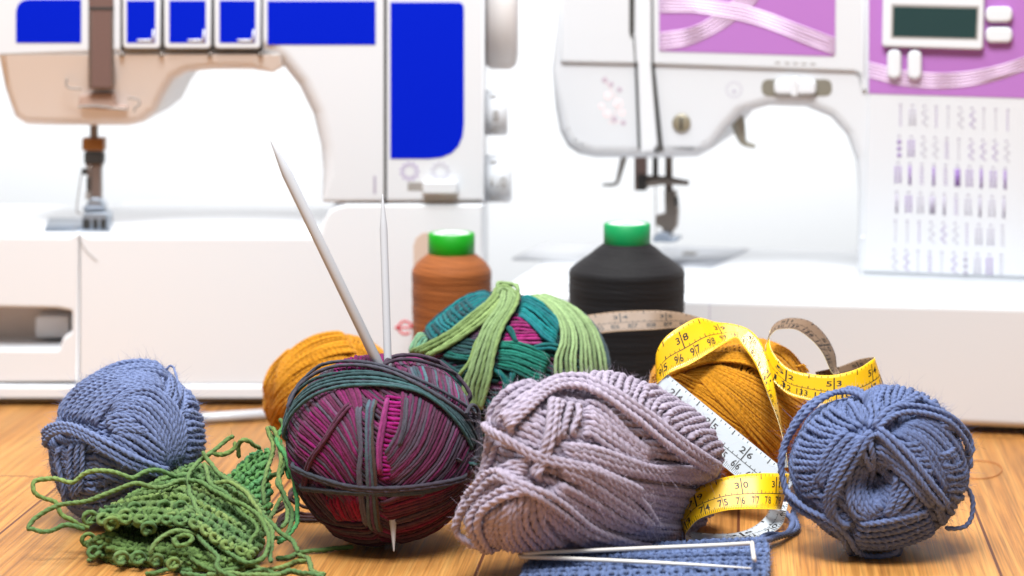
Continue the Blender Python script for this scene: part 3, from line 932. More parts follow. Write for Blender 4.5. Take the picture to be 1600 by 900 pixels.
class Blob:
    """a soft ball: outline as the photograph shows it, a rounded depth of its own, resting on the table"""

    def __init__(s, outline, center, dz=0.92, rest=True, d0=None, dents=(), flat=0.0, skew=0.0, inset=0.0):
        O = resample(np.vstack([spline(list(outline) + [outline[0]])]), n=361)[:-1]
        s.c = np.asarray(center, float)
        off = O - s.c
        th = np.arctan2(-off[:, 1], off[:, 0])
        o = np.argsort(th)
        s.th, s.R = th[o], np.linalg.norm(off, axis=1)[o] - inset      # leave room for the outer strands
        s.th = np.concatenate([s.th - 2 * np.pi, s.th, s.th + 2 * np.pi])
        s.R = np.tile(s.R, 3)
        s.Rm = float(np.mean(s.R))
        s.dz, s.dents, s.skew = dz, dents, skew
        s.d0 = 120.0
        if rest:
            lo, hi = 110.0, 175.0
            for _ in range(40):
                s.d0 = (lo + hi) / 2
                if s.grid()[:, 2].min() > flat:
                    lo = s.d0
                else:
                    hi = s.d0
        if d0:
            s.d0 = d0
        s.sc = s.d0 / FPX
        g = s.grid()
        s.origin = np.array([*(pix(*s.c, s.d0)[:2]), 0.0])

    def radius(s, th):
        return np.interp(th, s.th, s.R)

    def at(s, x, y, h=0.0, back=False):
        """point over the pixel offset (x, y up), lifted h"""
        x, y = np.asarray(x, float), np.asarray(y, float)
        th = np.arctan2(y, x)
        R = s.radius(th)
        rho = np.hypot(x, y) / R
        f = np.where(rho > 0.995, 0.995 / np.maximum(rho, 1e-6), 1.0)
        x, y, rho = x * f, y * f, rho * f
        c = np.sqrt(1 - rho ** 2)
        return s._p(x, y, R, c * (-1 if back else 1), h)

    def _p(s, x, y, R, c, h):
        sc = s.d0 / FPX
        D = s.dz * s.Rm * sc
        z = D * c
        for (u, v, r, dep) in s.dents:
            z = z - np.where(c > 0, dep * np.exp(-((x - (u - s.c[0])) ** 2 + (y + (v - s.c[1])) ** 2) / r ** 2), 0)
        z = z - s.skew * np.maximum(0, x + 130) * sc          # the right end lies further back
        P = pix(s.c[0] + x, s.c[1] - y, s.d0 - z)
        nx, ny, nz = x * sc / (R * sc) ** 2, y * sc / (R * sc) ** 2, c / D
        N = unit(nx[..., None] * RT + ny[..., None] * UP - nz[..., None] * FW)
        return P + N * np.asarray(h)[..., None], N

    def sph(s, q, h=0.0):
        th = np.arctan2(q[:, 1], q[:, 0])
        rho = np.hypot(q[:, 0], q[:, 1])
        R = s.radius(th)
        return s._p(rho * R * np.cos(th), rho * R * np.sin(th), R, q[:, 2], np.broadcast_to(h, th.shape))

    def grid(s, h=0.0):
        a = np.linspace(0, 2 * np.pi, 48, endpoint=False)
        b = np.linspace(-np.pi / 2, np.pi / 2, 25)
        A, Bb = np.meshgrid(a, b)
        q = np.stack([np.cos(Bb) * np.cos(A), np.cos(Bb) * np.sin(A), np.sin(Bb)], -1).reshape(-1, 3)
        return s.sph(q, h)[0]

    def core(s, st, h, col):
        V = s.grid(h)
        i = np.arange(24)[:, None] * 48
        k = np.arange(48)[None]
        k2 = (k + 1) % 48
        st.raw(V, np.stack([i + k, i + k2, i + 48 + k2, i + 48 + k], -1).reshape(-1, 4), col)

    def px(s, P):
        P = np.asarray(P, float)
        return P[:, 0] - s.c[0], -(P[:, 1] - s.c[1])


class Ball:
    def __init__(s, blob, r, col, ply=3, pitch=1.4, K=12, depth=0.26, step=0.11, jit=0.05):
        s.b, s.r, s.colf, s.st = blob, r, col, Strands()
        s.kw = dict(ply=ply, pitch=pitch, K=K, depth=depth)
        s.step, s.jit = step, jit

    def color(s, n, col):
        c = s.colf if col is None else col
        c = c(n) if callable(c) else np.asarray(c)
        return c * (1 + s.jit * RNG.normal())

    def strand(s, px, h, r=None, col=None, dip=0.14, dip2=None, wob=0.25, **kw):
        r = r or s.r
        P = resample(np.asarray(px, float), n=60)
        t = np.linspace(0, 1, 60)
        w = r * wob
        hh = h + w * np.sin(t * RNG.uniform(5, 11) + RNG.random() * 6) * 0.6
        d2 = dip if dip2 is None else dip2
        e = np.ones(60)
        if dip > 0:
            e = np.minimum(e, np.clip(t / dip, 0, 1))
        if d2 > 0:
            e = np.minimum(e, np.clip((1 - t) / d2, 0, 1))
        e = e * e * (3 - 2 * e)
        hh = hh - (1 - e) * (h + 2.2 * r)
        x, y = s.b.px(P)
        Q, N = s.b.at(x, y, hh)
        lat = unit(np.cross(np.gradient(Q, axis=0), N)) * (w * np.sin(t * RNG.uniform(4, 10) + RNG.random() * 6))[:, None]
        Q = Q + lat
        QN = resample(np.hstack([Q, N]), step=s.step)
        n = len(QN)
        k = dict(s.kw)
        k.update(kw)
        k['pitch'] *= RNG.uniform(0.85, 1.2)
        r = r * RNG.uniform(0.9, 1.06)
        s.st.add(QN[:, :3], unit(QN[:, 3:]), r, s.color(n, col), **k)

    def band(s, A, B, n=None, lay=1.0, r=None, col=None, dip=0.14, dip2=None, wob=0.25, jitter=0.12, mid=None, **kw):
        """n strands laid side by side between the two edge paths"""
        r = r or s.r
        A, B = resample(spline(A), n=60), resample(spline(B), n=60)
        if n is None:
            xa, ya = s.b.px(A)
            xb, yb = s.b.px(B)
            d = np.linalg.norm(s.b.at(xa, ya)[0] - s.b.at(xb, yb)[0], axis=1)
            n = max(2, int(round(np.percentile(d, 70) / (1.98 * r))) + 1)
        for i in range(n):
            t = (i + RNG.normal() * jitter) / max(n - 1, 1) if n > 1 else 0.5
            c = col[i % len(col)] if isinstance(col, list) else col
            s.strand(A * (1 - t) + B * t, lay * 2 * r * 0.86 + RNG.normal() * 0.08 * r, r, c, dip, dip2, wob, **kw)

    def rungs(s, A, B, n, lay=1.0, r=None, col=None, dip=0.16, bow=0.0, wob=0.25, mid=None, **kw):
        """n strands that cross from rail A to rail B"""
        r = r or s.r
        A, B = resample(spline(A), n=100), resample(spline(B), n=100)
        M = None if mid is None else resample(spline(mid), n=100)
        for i in range(n):
            k = int(np.clip((i + 0.5 + RNG.normal() * 0.12) / n * 99, 0, 99))
            a, b = A[k], B[k]
            m = (a + b) / 2 if M is None else M[k]
            d = b - a
            m = m + np.array([-d[1], d[0]]) * bow
            c = col[i % len(col)] if isinstance(col, list) else col
            s.strand(spline([a, m, b]), lay * 2 * r * 0.86 + RNG.normal() * 0.1 * r, r, c, dip, None, wob, **kw)

    def base(s, axis, lay=0.0, col=None, gap=1.8, r=None):
        """parallel rounds of yarn wound about an axis, all over the ball"""
        r = r or s.r
        ax = unit(np.asarray(axis, float))
        e1 = unit(np.cross(ax, [0.31, 0.2, 0.93]))
        e2 = np.cross(ax, e1)
        Rc = s.b.Rm * s.b.d0 / FPX
        m = int(math.pi * Rc / (gap * r))
        for k in range(m):
            phi = math.pi * (k + 0.5) / m
            nn = max(24, int(2 * math.pi * Rc * math.sin(phi) / s.step / 1.3))
            t = np.linspace(0, 2 * math.pi * 1.01, nn) + RNG.random() * 6
            ph = phi + 0.02 * np.sin(t * 3 + RNG.random() * 6)
            q = np.cos(ph)[:, None] * ax + np.sin(ph)[:, None] * (np.cos(t)[:, None] * e1 + np.sin(t)[:, None] * e2)
            h = lay * 2 * r * 0.86 + 0.15 * r * np.sin(t * 4 + RNG.random() * 6)
            P, N = s.b.sph(q, h)
            s.st.add(P, N, r, s.color(nn, col), **s.kw)

    def loose(s, pts, r=None, col=None, N=None, **kw):
        P = resample(spline(pts), step=s.step)
        k = dict(s.kw)
        k.update(kw)
        s.st.add(P, None, r or s.r, s.color(len(P), col), **k)

    def halo(s, n, length):
        s.st.fuzz(n, length, 0.006, 1.3, 1.0)

    def finish(s, name, label, cat, mats, group='balls of yarn'):
        o = link(name, s.st.mesh(name, mats, s.b.origin), None, s.b.origin)
        return tag(o, label, cat, group)


def shades(*cols, scale=0.5):
    """dyed yarn whose colour drifts along its length"""
    cs = np.array([lin(*c) for c in cols])

    def f(n):
        t = np.cumsum(np.full(n, 0.11)) * scale * 0.35 + RNG.random() * 50
        w = (np.sin(t) + np.sin(t * 0.53 + 1.3)) * 0.25 + 0.5
        x = np.clip(w, 0, 0.999) * (len(cs) - 1)
        i = x.astype(int)
        f_ = (x - i)[:, None]
        return (cs[i] * (1 - f_) + cs[np.minimum(i + 1, len(cs) - 1)] * f_) * 0.8
    return f


# ---- blue ball on the left
Z = crop(60, 550, 3.0)
BLUE = np.array(lin(106, 119, 156))
bl = Blob(Z([(490, 42), (560, 55), (620, 90), (690, 160), (740, 240), (775, 340), (780, 430), (760, 530), (700, 640), (600, 720), (480, 775), (330, 800),
             (210, 785), (130, 730), (90, 650), (55, 560), (45, 470), (50, 400), (75, 330), (120, 240), (180, 170), (250, 115), (330, 72), (410, 48)]), Z([(410, 430)])[0], 0.95, inset=5, flat=0.15)
b = Ball(bl, 0.164, BLUE, pitch=1.0, depth=0.34, step=0.085)
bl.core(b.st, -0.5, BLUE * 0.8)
b.base((0.8, 0.25, 0.5), -0.6)
b.base((-0.35, 0.8, 0.45), -0.1)
b.rungs(Z([(690, 170), (680, 300), (690, 420), (650, 560)]), Z([(730, 220), (775, 330), (782, 430), (760, 540)]), 13, 0.5)
b.rungs(Z([(60, 420), (110, 520), (140, 640), (200, 760)]), Z([(230, 450), (250, 560), (300, 650), (420, 740)]), 14, 0.3, bow=0.08)
b.band(Z([(245, 440), (340, 490), (450, 540), (540, 570)]), Z([(240, 560), (340, 590), (450, 620), (560, 650)]), None, 0.3)
b.band(Z([(130, 230), (250, 115), (400, 50), (520, 45), (620, 90)]), Z([(150, 225), (290, 150), (430, 108), (540, 105), (640, 140)]), 5, 0.6)
b.band(Z([(72, 350), (150, 215), (300, 130), (450, 112), (615, 140)]), Z([(260, 375), (310, 300), (370, 235), (440, 185), (520, 168), (610, 190)]), 10, 0.9)
b.band(Z([(330, 330), (365, 250), (440, 190), (530, 178), (610, 240), (660, 330), (670, 440), (640, 570)]),
       Z([(330, 350), (380, 310), (430, 295), (470, 310), (520, 360), (560, 420), (590, 480), (610, 560)]), 9, 0.9)
b.rungs(Z([(320, 320), (330, 370), (370, 400)]), Z([(440, 305), (480, 345), (540, 385)]), 5, 1.15, bow=-0.1)
b.band(Z([(420, 375), (500, 385), (560, 430), (600, 480)]), Z([(280, 400), (370, 420), (500, 510), (620, 550)]), 5, 1.15)
b.band(Z([(135, 420), (120, 500), (140, 610), (155, 720)]), Z([(245, 400), (228, 470), (222, 560), (218, 670)]), 4, 1.3)
b.band(Z([(230, 780), (330, 740), (430, 690), (530, 610)]), Z([(280, 800), (380, 770), (480, 720), (580, 650)]), 3, 1.0)
b.band(Z([(48, 430), (100, 368), (180, 350), (260, 378), (350, 430), (460, 490), (620, 545)]),
       Z([(52, 470), (110, 395), (180, 378), (250, 405), (340, 465), (450, 525), (600, 570)]), 3, 2.1, dip=0.08)
b.strand(Z([(600, 60), (630, 150), (640, 210), (650, 260)]), 0.45, r=0.07)
b.st.fuzz(16000, 0.36, 0.008)
b.halo(5000, 0.8)
b.finish('yarn_ball', 'blue wool yarn ball standing at the far left behind the green knitting', 'yarn ball', Y_WOOL)

# ---- variegated plum ball with the needles
Z = crop(440, 540, 2.8125)
pl_ = Blob(Z([(430, 38), (520, 42), (620, 58), (700, 100), (770, 160), (820, 240), (850, 330), (860, 430), (850, 530), (820, 640), (770, 730), (690, 800), (600, 845), (480, 872), (380, 873),
              (290, 852), (210, 810), (150, 750), (90, 670), (45, 580), (20, 480), (20, 380), (40, 290), (90, 200), (160, 130), (240, 80), (330, 45)]), Z([(440, 455)])[0], 0.95, inset=3, flat=0.1)
PLUM, MAG, SLATE, DPLUM, MAROON, TEAL, RED = ((116, 44, 88), (142, 26, 104), (78, 74, 86), (92, 42, 68), (80, 38, 52), (62, 88, 96), (146, 26, 58))
mixA = shades(PLUM, DPLUM, SLATE, PLUM, MAG, scale=1.2)
mixB = shades(SLATE, DPLUM, PLUM, DPLUM, TEAL, PLUM, MAG, scale=1.2)
mixC = shades(MAROON, DPLUM, (74, 66, 72), MAROON)
dark = shades((62, 72, 80), (74, 66, 78), (52, 80, 84))
b = Ball(pl_, 0.108, mixA, ply=3, pitch=2.2, K=9, depth=0.2, step=0.12, jit=0.12)
pl_.core(b.st, -0.4, lin(90, 44, 74))
b.base((1, 0.15, 0.1), -0.5, mixC)
b.base((0.5, 0.8, 0.2), -0.1, mixA)
b.rungs(Z([(445, 215), (440, 330), (430, 450), (425, 590)]), Z([(600, 215), (585, 330), (540, 450), (480, 590)]), 20, 0.2, col=shades(MAG, (150, 28, 110), MAG, PLUM), bow=0.06)
b.rungs(Z([(530, 170), (620, 190), (740, 260), (825, 360), (858, 470)]), Z([(440, 500), (446, 580), (455, 650), (520, 690), (640, 700)]), 30, 0.6, col=[mixB, mixA, shades(DPLUM, SLATE, PLUM, scale=1.3), mixA, shades(PLUM, DPLUM)], bow=-0.10)
b.rungs(Z([(330, 150), (210, 180), (110, 250), (45, 340), (22, 440)]), Z([(352, 330), (352, 480), (352, 600), (350, 700), (345, 790)]), 30, 0.5, col=[shades(PLUM, MAG, DPLUM, PLUM, scale=1.2), shades(MAG, DPLUM, PLUM, scale=1.2), mixA], bow=-0.06)
b.band(Z([(190, 640), (215, 700), (280, 790)]), Z([(330, 640), (350, 700), (375, 790)]), 10, 0.75, col=shades(RED, (130, 34, 68), MAROON), dip=0.3)
b.band(Z([(120, 700), (220, 760), (330, 775), (400, 770)]), Z([(210, 810), (300, 850), (380, 868), (470, 868)]), 9, 0.8, col=mixC)
b.band(Z([(60, 590), (90, 670), (150, 740), (230, 800)]), Z([(150, 590), (180, 650), (230, 710), (300, 770)]), 8, 0.6, col=mixC)
b.band(Z([(400, 700), (550, 650), (700, 610), (840, 540)]), Z([(470, 866), (610, 835), (740, 750), (825, 640)]), 16, 0.7, col=shades(MAROON, (120, 34, 66), (80, 66, 74), DPLUM))
b.band(Z([(330, 225), (335, 330), (350, 460), (345, 560), (355, 700), (380, 830)]), Z([(345, 225), (348, 330), (358, 460), (352, 560), (366, 700), (392, 830)]), 2, 1.5, col=shades(SLATE, (96, 92, 108), SLATE))
b.band(Z([(392, 205), (380, 320), (378, 450), (385, 600), (390, 740), (410, 850)]), Z([(425, 205), (405, 320), (405, 450), (415, 600), (430, 740), (455, 850)]), 4, 1.6, col=[shades((70, 112, 122), SLATE), shades((96, 60, 96), SLATE), shades((70, 112, 122), (90, 82, 90)), shades((92, 76, 70), MAROON)])
b.band(Z([(468, 210), (440, 330), (425, 450), (430, 590)]), Z([(475, 210), (452, 330), (437, 450), (440, 590)]), 2, 1.1, col=shades((150, 60, 120), PLUM))
b.band(Z([(545, 215), (532, 340), (508, 460)]), Z([(552, 215), (540, 340), (518, 460)]), 2, 1.2, col=shades((112, 112, 124), SLATE))
b.band(Z([(330, 225), (250, 325), (195, 415), (140, 490), (118, 560), (105, 690)]), Z([(338, 235), (258, 335), (203, 425), (150, 500), (126, 570), (115, 690)]), 2, 1.3, col=shades((86, 52, 70), (96, 50, 74)))
b.band(Z([(38, 505), (130, 548), (240, 585), (330, 605), (460, 612), (600, 604), (740, 580), (820, 550)]), Z([(40, 518), (130, 562), (240, 598), (330, 617), (460, 624), (600, 616), (740, 592), (820, 562)]), 2, 1.9, col=dark, dip=0.05)
b.band(Z([(70, 605), (200, 620), (340, 630), (500, 630), (650, 614), (780, 570)]), Z([(75, 615), (200, 632), (340, 642), (500, 640), (650, 626), (780, 580)]), 2, 1.7, col=dark, dip=0.05)
b.rungs(Z([(250, 75), (330, 50), (430, 42), (470, 40)]), Z([(225, 150), (310, 120), (410, 120), (470, 130)]), 15, 0.6, col=shades(MAG, PLUM, MAG))
b.rungs(Z([(530, 100), (620, 90), (720, 130), (800, 220)]), Z([(560, 170), (650, 200), (740, 250), (830, 330)]), 24, 0.6, col=[mixB, shades(PLUM, SLATE), shades((80, 120, 128), SLATE), mixB])
b.band(Z([(18, 400), (60, 262), (140, 178), (250, 142), (380, 130), (500, 148), (600, 182), (700, 240), (790, 330), (850, 450)]),
       Z([(22, 440), (66, 320), (150, 235), (260, 192), (380, 185), (500, 198), (600, 225), (690, 285), (770, 370), (835, 480)]), 5, 1.7, col=shades((58, 78, 84), (64, 96, 98), (78, 80, 92)), dip=0.04, wob=0.7, r=0.1)
b.band(Z([(40, 300), (100, 185), (200, 118), (320, 100), (440, 116), (560, 158), (680, 218), (790, 290), (845, 350)]), Z([(44, 330), (106, 205), (205, 135), (320, 116), (436, 132), (550, 175), (670, 240), (775, 312), (835, 380)]), 2, 2.5, col=shades((62, 76, 82), (86, 78, 92)), dip=0.05, r=0.1, wob=0.6)
b.band(Z([(440, 108), (500, 75), (600, 76), (720, 115), (790, 160), (835, 240)]), Z([(430, 122), (500, 92), (600, 92), (715, 132), (780, 175), (830, 255)]), 2, 1.9, col=shades((58, 62, 70), (84, 60, 76)), dip=0.05)
b.band(Z([(800, 275), (850, 290), (862, 370), (850, 460), (800, 520)]), Z([(790, 320), (825, 340), (835, 410), (830, 490), (800, 560)]), 5, 1.6, col=dark)
# loose twist of yarn at its right side and the tails behind it
c0 = pix(*Z([(840, 300)])[0], pl_.d0 - 1)
q = [pix(u, v, pl_.d0 - dd) for (u, v), dd in zip(Z([(810, 300), (835, 262), (862, 280), (868, 340), (862, 420), (850, 500), (800, 510), (770, 500)]), (3, 2.0, 1.4, 1.2, 1.2, 1.4, 2.2, 3.2))]
b.loose(q, 0.11, dark)
b.loose([pix(u, v, pl_.d0 - 1.9) for u, v in Z([(790, 505), (830, 518), (858, 522)])], 0.09, shades((70, 104, 104), (58, 92, 92)))
for k in range(3):
    q = [gp(500 + 6 * k, 804 + 5 * k, 0.12), gp(478, 803 + 5 * k, 0.12), gp(455, 800 + 6 * k, 0.12), gp(440, 806 + 7 * k, 0.14), gp(432, 820 + 3 * k, 0.12)]
    b.loose(q, 0.1, shades((84, 56, 60), (70, 60, 60)))
for k in range(2):
    q = [gp(500, 797, 0.1), gp(470, 790, 0.6), gp(452, 772 + 6 * k, 1.2), gp(462 + 5 * k, 762, 1.4), gp(446 - 8 * k, 790, 0.6), gp(420, 806, 0.12)]
    b.loose(q, 0.1, shades((84, 70, 60), (84, 56, 60)))
b.st.fuzz(15000, 0.2, 0.006)
b.finish('yarn_ball', 'variegated plum and magenta yarn ball with two white needles stuck through it', 'yarn ball', Y_COTTON)

# ---- green and teal ball behind
Z = crop(630, 440, 4.0909)
gr = Blob(Z([(620, 70), (700, 82), (800, 105), (930, 125), (1050, 170), (1160, 250), (1230, 350), (1280, 470), (1295, 600), (1270, 780), (1180, 960), (1040, 1120), (860, 1210), (660, 1235),
             (460, 1200), (280, 1090), (150, 930), (70, 740), (50, 560), (55, 430), (130, 330), (250, 220), (400, 120), (500, 80)]), Z([(665, 650)])[0], 0.9)
LG, OL, TL, TG, DG, GP = (140, 166, 114), (126, 150, 90), (28, 106, 112), (30, 98, 88), (42, 66, 72), (104, 54, 82)
b = Ball(gr, 0.125, shades(TG, DG, TL), ply=3, pitch=2.2, K=9, depth=0.22, step=0.12, jit=0.13)
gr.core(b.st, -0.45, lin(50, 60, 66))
b.base((0.3, 1, 0.2), -0.6, shades(DG, GP, TG))
b.base((0.1, 0.9, -0.5), -0.1, shades(GP, DG, TG))
b.rungs(Z([(680, 230), (660, 300), (600, 400)]), Z([(790, 250), (860, 330), (920, 410)]), 8, 0.6, col=shades((158, 36, 110), (140, 60, 104), (158, 36, 110)))
b.rungs(Z([(420, 330), (400, 390)]), Z([(590, 300), (600, 400)]), 5, 0.5, col=shades((96, 66, 86), (74, 70, 84)))
b.band(Z([(120, 350), (260, 215), (400, 118), (590, 70)]), Z([(170, 440), (300, 380), (430, 260), (580, 120)]), 12, 0.9, col=[shades(TL, (40, 96, 104), DG), shades((20, 128, 128), TL)])
b.rungs(Z([(150, 330), (240, 240), (330, 180), (420, 130)]), Z([(230, 420), (330, 330), (400, 260), (480, 190)]), 11, 1.3, col=shades(TL, DG, (30, 126, 126)), bow=0.1)
b.band(Z([(60, 470), (85, 400), (140, 330)]), Z([(130, 480), (140, 420), (175, 370)]), 4, 1.0, col=shades((140, 176, 130), (96, 150, 128)))
b.band(Z([(735, 110), (850, 150), (950, 220), (1000, 320)]), Z([(720, 210), (810, 290), (890, 370), (990, 420)]), 9, 1.2, col=shades(TL, (20, 126, 126), (36, 110, 116)))
b.band(Z([(590, 395), (720, 400), (850, 440), (960, 500)]), Z([(590, 540), (720, 580), (820, 625), (900, 640)]), 10, 1.1, col=shades(TG, (36, 122, 104), (40, 96, 92)))
b.band(Z([(820, 425), (900, 415), (990, 425)]), Z([(820, 440), (900, 435), (990, 450)]), 2, 1.4, col=shades(TG, TL))
b.band(Z([(350, 395), (430, 385), (520, 395)]), Z([(250, 470), (370, 500), (480, 510)]), 7, 0.9, col=shades(TG, DG, (50, 88, 84)))
b.band(Z([(230, 490), (330, 560), (420, 600)]), Z([(230, 560), (320, 640), (420, 720)]), 6, 0.7, col=shades(TG, DG))
b.rungs(Z([(590, 640), (600, 700), (560, 800)]), Z([(860, 640), (860, 700), (760, 800)]), 8, 0.4, col=shades((140, 50, 96), (104, 52, 80)))
b.band(Z([(570, 550), (640, 625), (645, 720)]), Z([(600, 560), (660, 635), (665, 720)]), 3, 1.3, col=shades(TG, TL))
b.band(Z([(690, 580), (682, 620), (672, 680)]), Z([(704, 580), (698, 620), (688, 680)]), 2, 1.2, col=shades(TG, TL))
b.band(Z([(655, 300), (690, 350), (715, 410)]), Z([(668, 300), (703, 350), (728, 410)]), 2, 1.5, col=shades(TL, TG))
b.band(Z([(500, 740), (540, 780), (570, 830)]), Z([(520, 730), (560, 770), (590, 820)]), 2, 1.2, col=shades(TL, TG))
b.band(Z([(790, 108), (920, 190), (985, 300), (990, 400), (958, 500), (960, 640)]), Z([(860, 105), (1060, 185), (1180, 295), (1240, 430), (1265, 560), (1270, 680)]), 11, 1.5, col=shades(LG, (148, 174, 122), (128, 156, 108)), dip=0.06, r=0.13)
b.band(Z([(940, 125), (1080, 180), (1200, 295), (1272, 440), (1290, 600)]), Z([(945, 125), (1080, 190), (1190, 305), (1262, 450), (1285, 600)]), 2, 1.2, col=shades((88, 104, 112), (60, 84, 90)), dip=0.05)
b.band(Z([(600, 62), (570, 140), (450, 240), (330, 340), (190, 410), (65, 470)]), Z([(670, 62), (645, 150), (545, 265), (425, 355), (310, 430), (180, 495)]), 5, 1.9, col=shades(OL, (138, 162, 102), (114, 138, 80)), dip=0.05, r=0.135)
b.band(Z([(640, 62), (622, 190), (530, 320), (475, 460), (430, 590), (405, 680), (440, 810)]), Z([(735, 92), (715, 195), (645, 320), (600, 460), (570, 590), (535, 720), (500, 820)]), 6, 2.3, col=shades(OL, LG, (118, 142, 84)), dip=0.05, r=0.135)
b.band(Z([(600, 68), (640, 50), (700, 62), (735, 95)]), Z([(600, 130), (640, 110), (690, 130), (720, 170)]), 0 or 4, 2.7, col=shades(OL, LG), dip=0.1, r=0.13)
b.strand(spline(Z([(560, 300), (480, 415), (440, 510), (362, 625)])), 0.42, col=shades(OL, (130, 160, 92)), dip=0.08)
b.st.fuzz(15000, 0.2, 0.006)
b.finish('yarn_ball', 'green and teal yarn ball behind the plum ball and in front of the orange spool', 'yarn ball', Y_COTTON)

# ---- lilac skein
Z4, Z5 = crop(710, 570, 3.0), crop(910, 570, 3.0)
li = Blob(Z4([(250, 110), (330, 85), (420, 72), (540, 58), (630, 45)]) + Z5([(60, 28), (150, 32), (240, 60), (330, 100), (400, 145), (500, 200), (580, 270), (640, 370), (665, 470), (660, 600), (600, 720), (500, 800), (380, 850), (200, 875), (0, 885)])
          + Z4([(450, 900), (300, 892), (170, 852), (70, 812), (28, 755), (55, 660), (100, 560), (140, 440), (155, 320), (175, 200)]), (925, 735), 0.78, dents=[(1095, 806, 62, 4.2)], skew=0.7, inset=9, flat=0.28)
LIL = np.array(lin(161, 150, 166))
b = Ball(li, 0.21, LIL, pitch=1.3, K=12, depth=0.36, step=0.09, jit=0.05)
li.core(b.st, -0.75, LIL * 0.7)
b.base((0.5, 0.3, 0.8), -0.75)
b.base((0.2, 1, 0.1), -0.2)
b.rungs(Z5([(-10, 120), (150, 150), (280, 220), (400, 310), (520, 400), (620, 490)]), Z5([(30, 15), (200, 38), (350, 100), (520, 200), (620, 320), (668, 470)]), 24, 0.5, bow=-0.12, r=0.2)
b.rungs(Z5([(250, 130), (400, 300), (560, 440)]), Z5([(420, 160), (560, 260), (655, 420)]), 12, 0.9, bow=-0.1, r=0.2)
b.band(Z4([(205, 340), (170, 230), (200, 160), (280, 105), (410, 80)]), Z4([(245, 315), (240, 265), (300, 220), (370, 180), (460, 130)]), 5, 0.8)
b.rungs(Z4([(420, 75), (560, 60), (640, 50)]), Z4([(480, 130), (600, 120), (700, 120)]), 5, 0.7, bow=0.2)
b.band(Z4([(330, 250), (400, 270), (470, 300)]), Z4([(265, 330), (350, 375), (440, 410)]), 5, 0.6)
b.band(Z4([(390, 215), (440, 240)]), Z4([(370, 245), (440, 285)]), 2, 0.6)
b.band(Z4([(580, 190), (640, 190)]) + Z5([(100, 225), (210, 330), (340, 420)]), Z4([(570, 330), (640, 330)]) + Z5([(100, 370), (200, 430), (330, 470)]), 7, 0.6)
b.band(Z4([(440, 360), (600, 390)]) + Z5([(100, 410), (300, 470), (420, 478), (560, 490), (660, 490)]), Z4([(450, 420), (600, 450)]) + Z5([(100, 480), (250, 510), (400, 530), (560, 535), (660, 530)]), 4, 1.1)
b.band(Z5([(-70, 465), (100, 518), (250, 560), (400, 578), (540, 590), (660, 565)]), Z5([(-80, 570), (60, 630), (200, 700), (330, 755), (470, 800)]), 9, 0.8, dip2=0.05)
b.band(Z5([(330, 590), (450, 620), (560, 630), (645, 610)]), Z5([(300, 690), (400, 740), (480, 770), (570, 770)]), 5, 0.6, dip2=0.05)
b.band(Z4([(160, 260), (120, 400), (85, 620)]), Z4([(225, 345), (190, 440), (130, 560), (95, 640)]), 4, 0.6)
b.band(Z4([(400, 430), (280, 460), (180, 530), (100, 620)]), Z4([(360, 500), (300, 520), (200, 570), (110, 670)]), 4, 0.9)
b.rungs(Z4([(180, 680), (250, 620), (330, 570), (420, 560)]), Z4([(190, 840), (320, 880), (450, 870), (560, 850)]), 10, 0.8, bow=0.18)
b.band(Z4([(430, 540), (540, 590), (660, 650)]) + Z5([(150, 720), (290, 760), (450, 785)]), Z4([(360, 600), (440, 690), (540, 770), (640, 825)]) + Z5([(180, 830), (360, 835)]), 7, 0.9, dip2=0.06)
b.band(Z4([(450, 500), (560, 540), (660, 590)]) + Z5([(180, 680), (320, 730), (500, 750)]), Z4([(440, 530), (560, 590), (660, 640)]) + Z5([(180, 710), (320, 755), (490, 775)]), 2, 1.3, dip2=0.06)
b.rungs(Z5([(60, 600), (180, 640), (300, 690)]), Z5([(90, 730), (220, 770), (300, 800)]), 7, 0.4, bow=0.05)
b.band(Z4([(450, 440), (560, 470), (640, 490)]) + Z5([(150, 560), (260, 630), (320, 720), (330, 790)]), Z4([(450, 470), (560, 510), (640, 540)]) + Z5([(130, 600), (230, 680), (290, 740), (300, 800)]), 3, 1.6)
b.band(Z4([(520, 180), (500, 270), (478, 360)]), Z4([(592, 195), (575, 285), (550, 345)]), 3, 1.3)
b.band(Z4([(490, 150), (470, 250), (440, 370), (410, 470), (365, 545)]), Z4([(510, 150), (490, 260), (460, 380), (425, 480), (385, 560)]), 2, 1.7)
b.band(Z4([(245, 320), (320, 240), (420, 160), (510, 120), (620, 118)]) + Z5([(100, 148), (200, 205), (320, 280), (430, 365), (540, 445), (630, 505)]),
       Z4([(260, 350), (330, 275), (430, 195), (515, 155), (620, 160)]) + Z5([(100, 195), (190, 255), (300, 330), (410, 410), (520, 480), (620, 530)]), 3, 2.0, dip=0.05)
b.band(Z4([(175, 270), (200, 310), (300, 370), (400, 425), (500, 448), (640, 475)]) + Z5([(120, 510), (220, 560), (280, 610)]), Z4([(172, 290), (200, 325), (300, 385), (400, 440), (500, 466), (640, 495)]) + Z5([(120, 530), (215, 580), (270, 630)]), 2, 1.9, dip=0.06)
b.band(Z4([(340, 545), (225, 488), (130, 575), (58, 660), (25, 745), (60, 800), (160, 845)]), Z4([(350, 572), (240, 520), (150, 600), (85, 680), (60, 745), (90, 790), (180, 835)]), 2, 1.6, dip=0.05)
b.band(Z4([(360, 560), (250, 575), (155, 640), (115, 720), (140, 790), (210, 850)]), Z4([(370, 585), (265, 605), (180, 665), (150, 730), (170, 790), (230, 850)]), 2, 1.8, dip=0.06)
b.band(Z4([(225, 480), (300, 515), (420, 575), (560, 655), (650, 715)]) + Z5([(180, 765), (300, 800), (440, 820)]), Z4([(235, 500), (300, 545), (410, 610), (550, 690), (640, 745)]) + Z5([(180, 790), (300, 820), (420, 840)]), 2, 2.1, dip=0.05)
b.st.fuzz(18000, 0.42, 0.008)
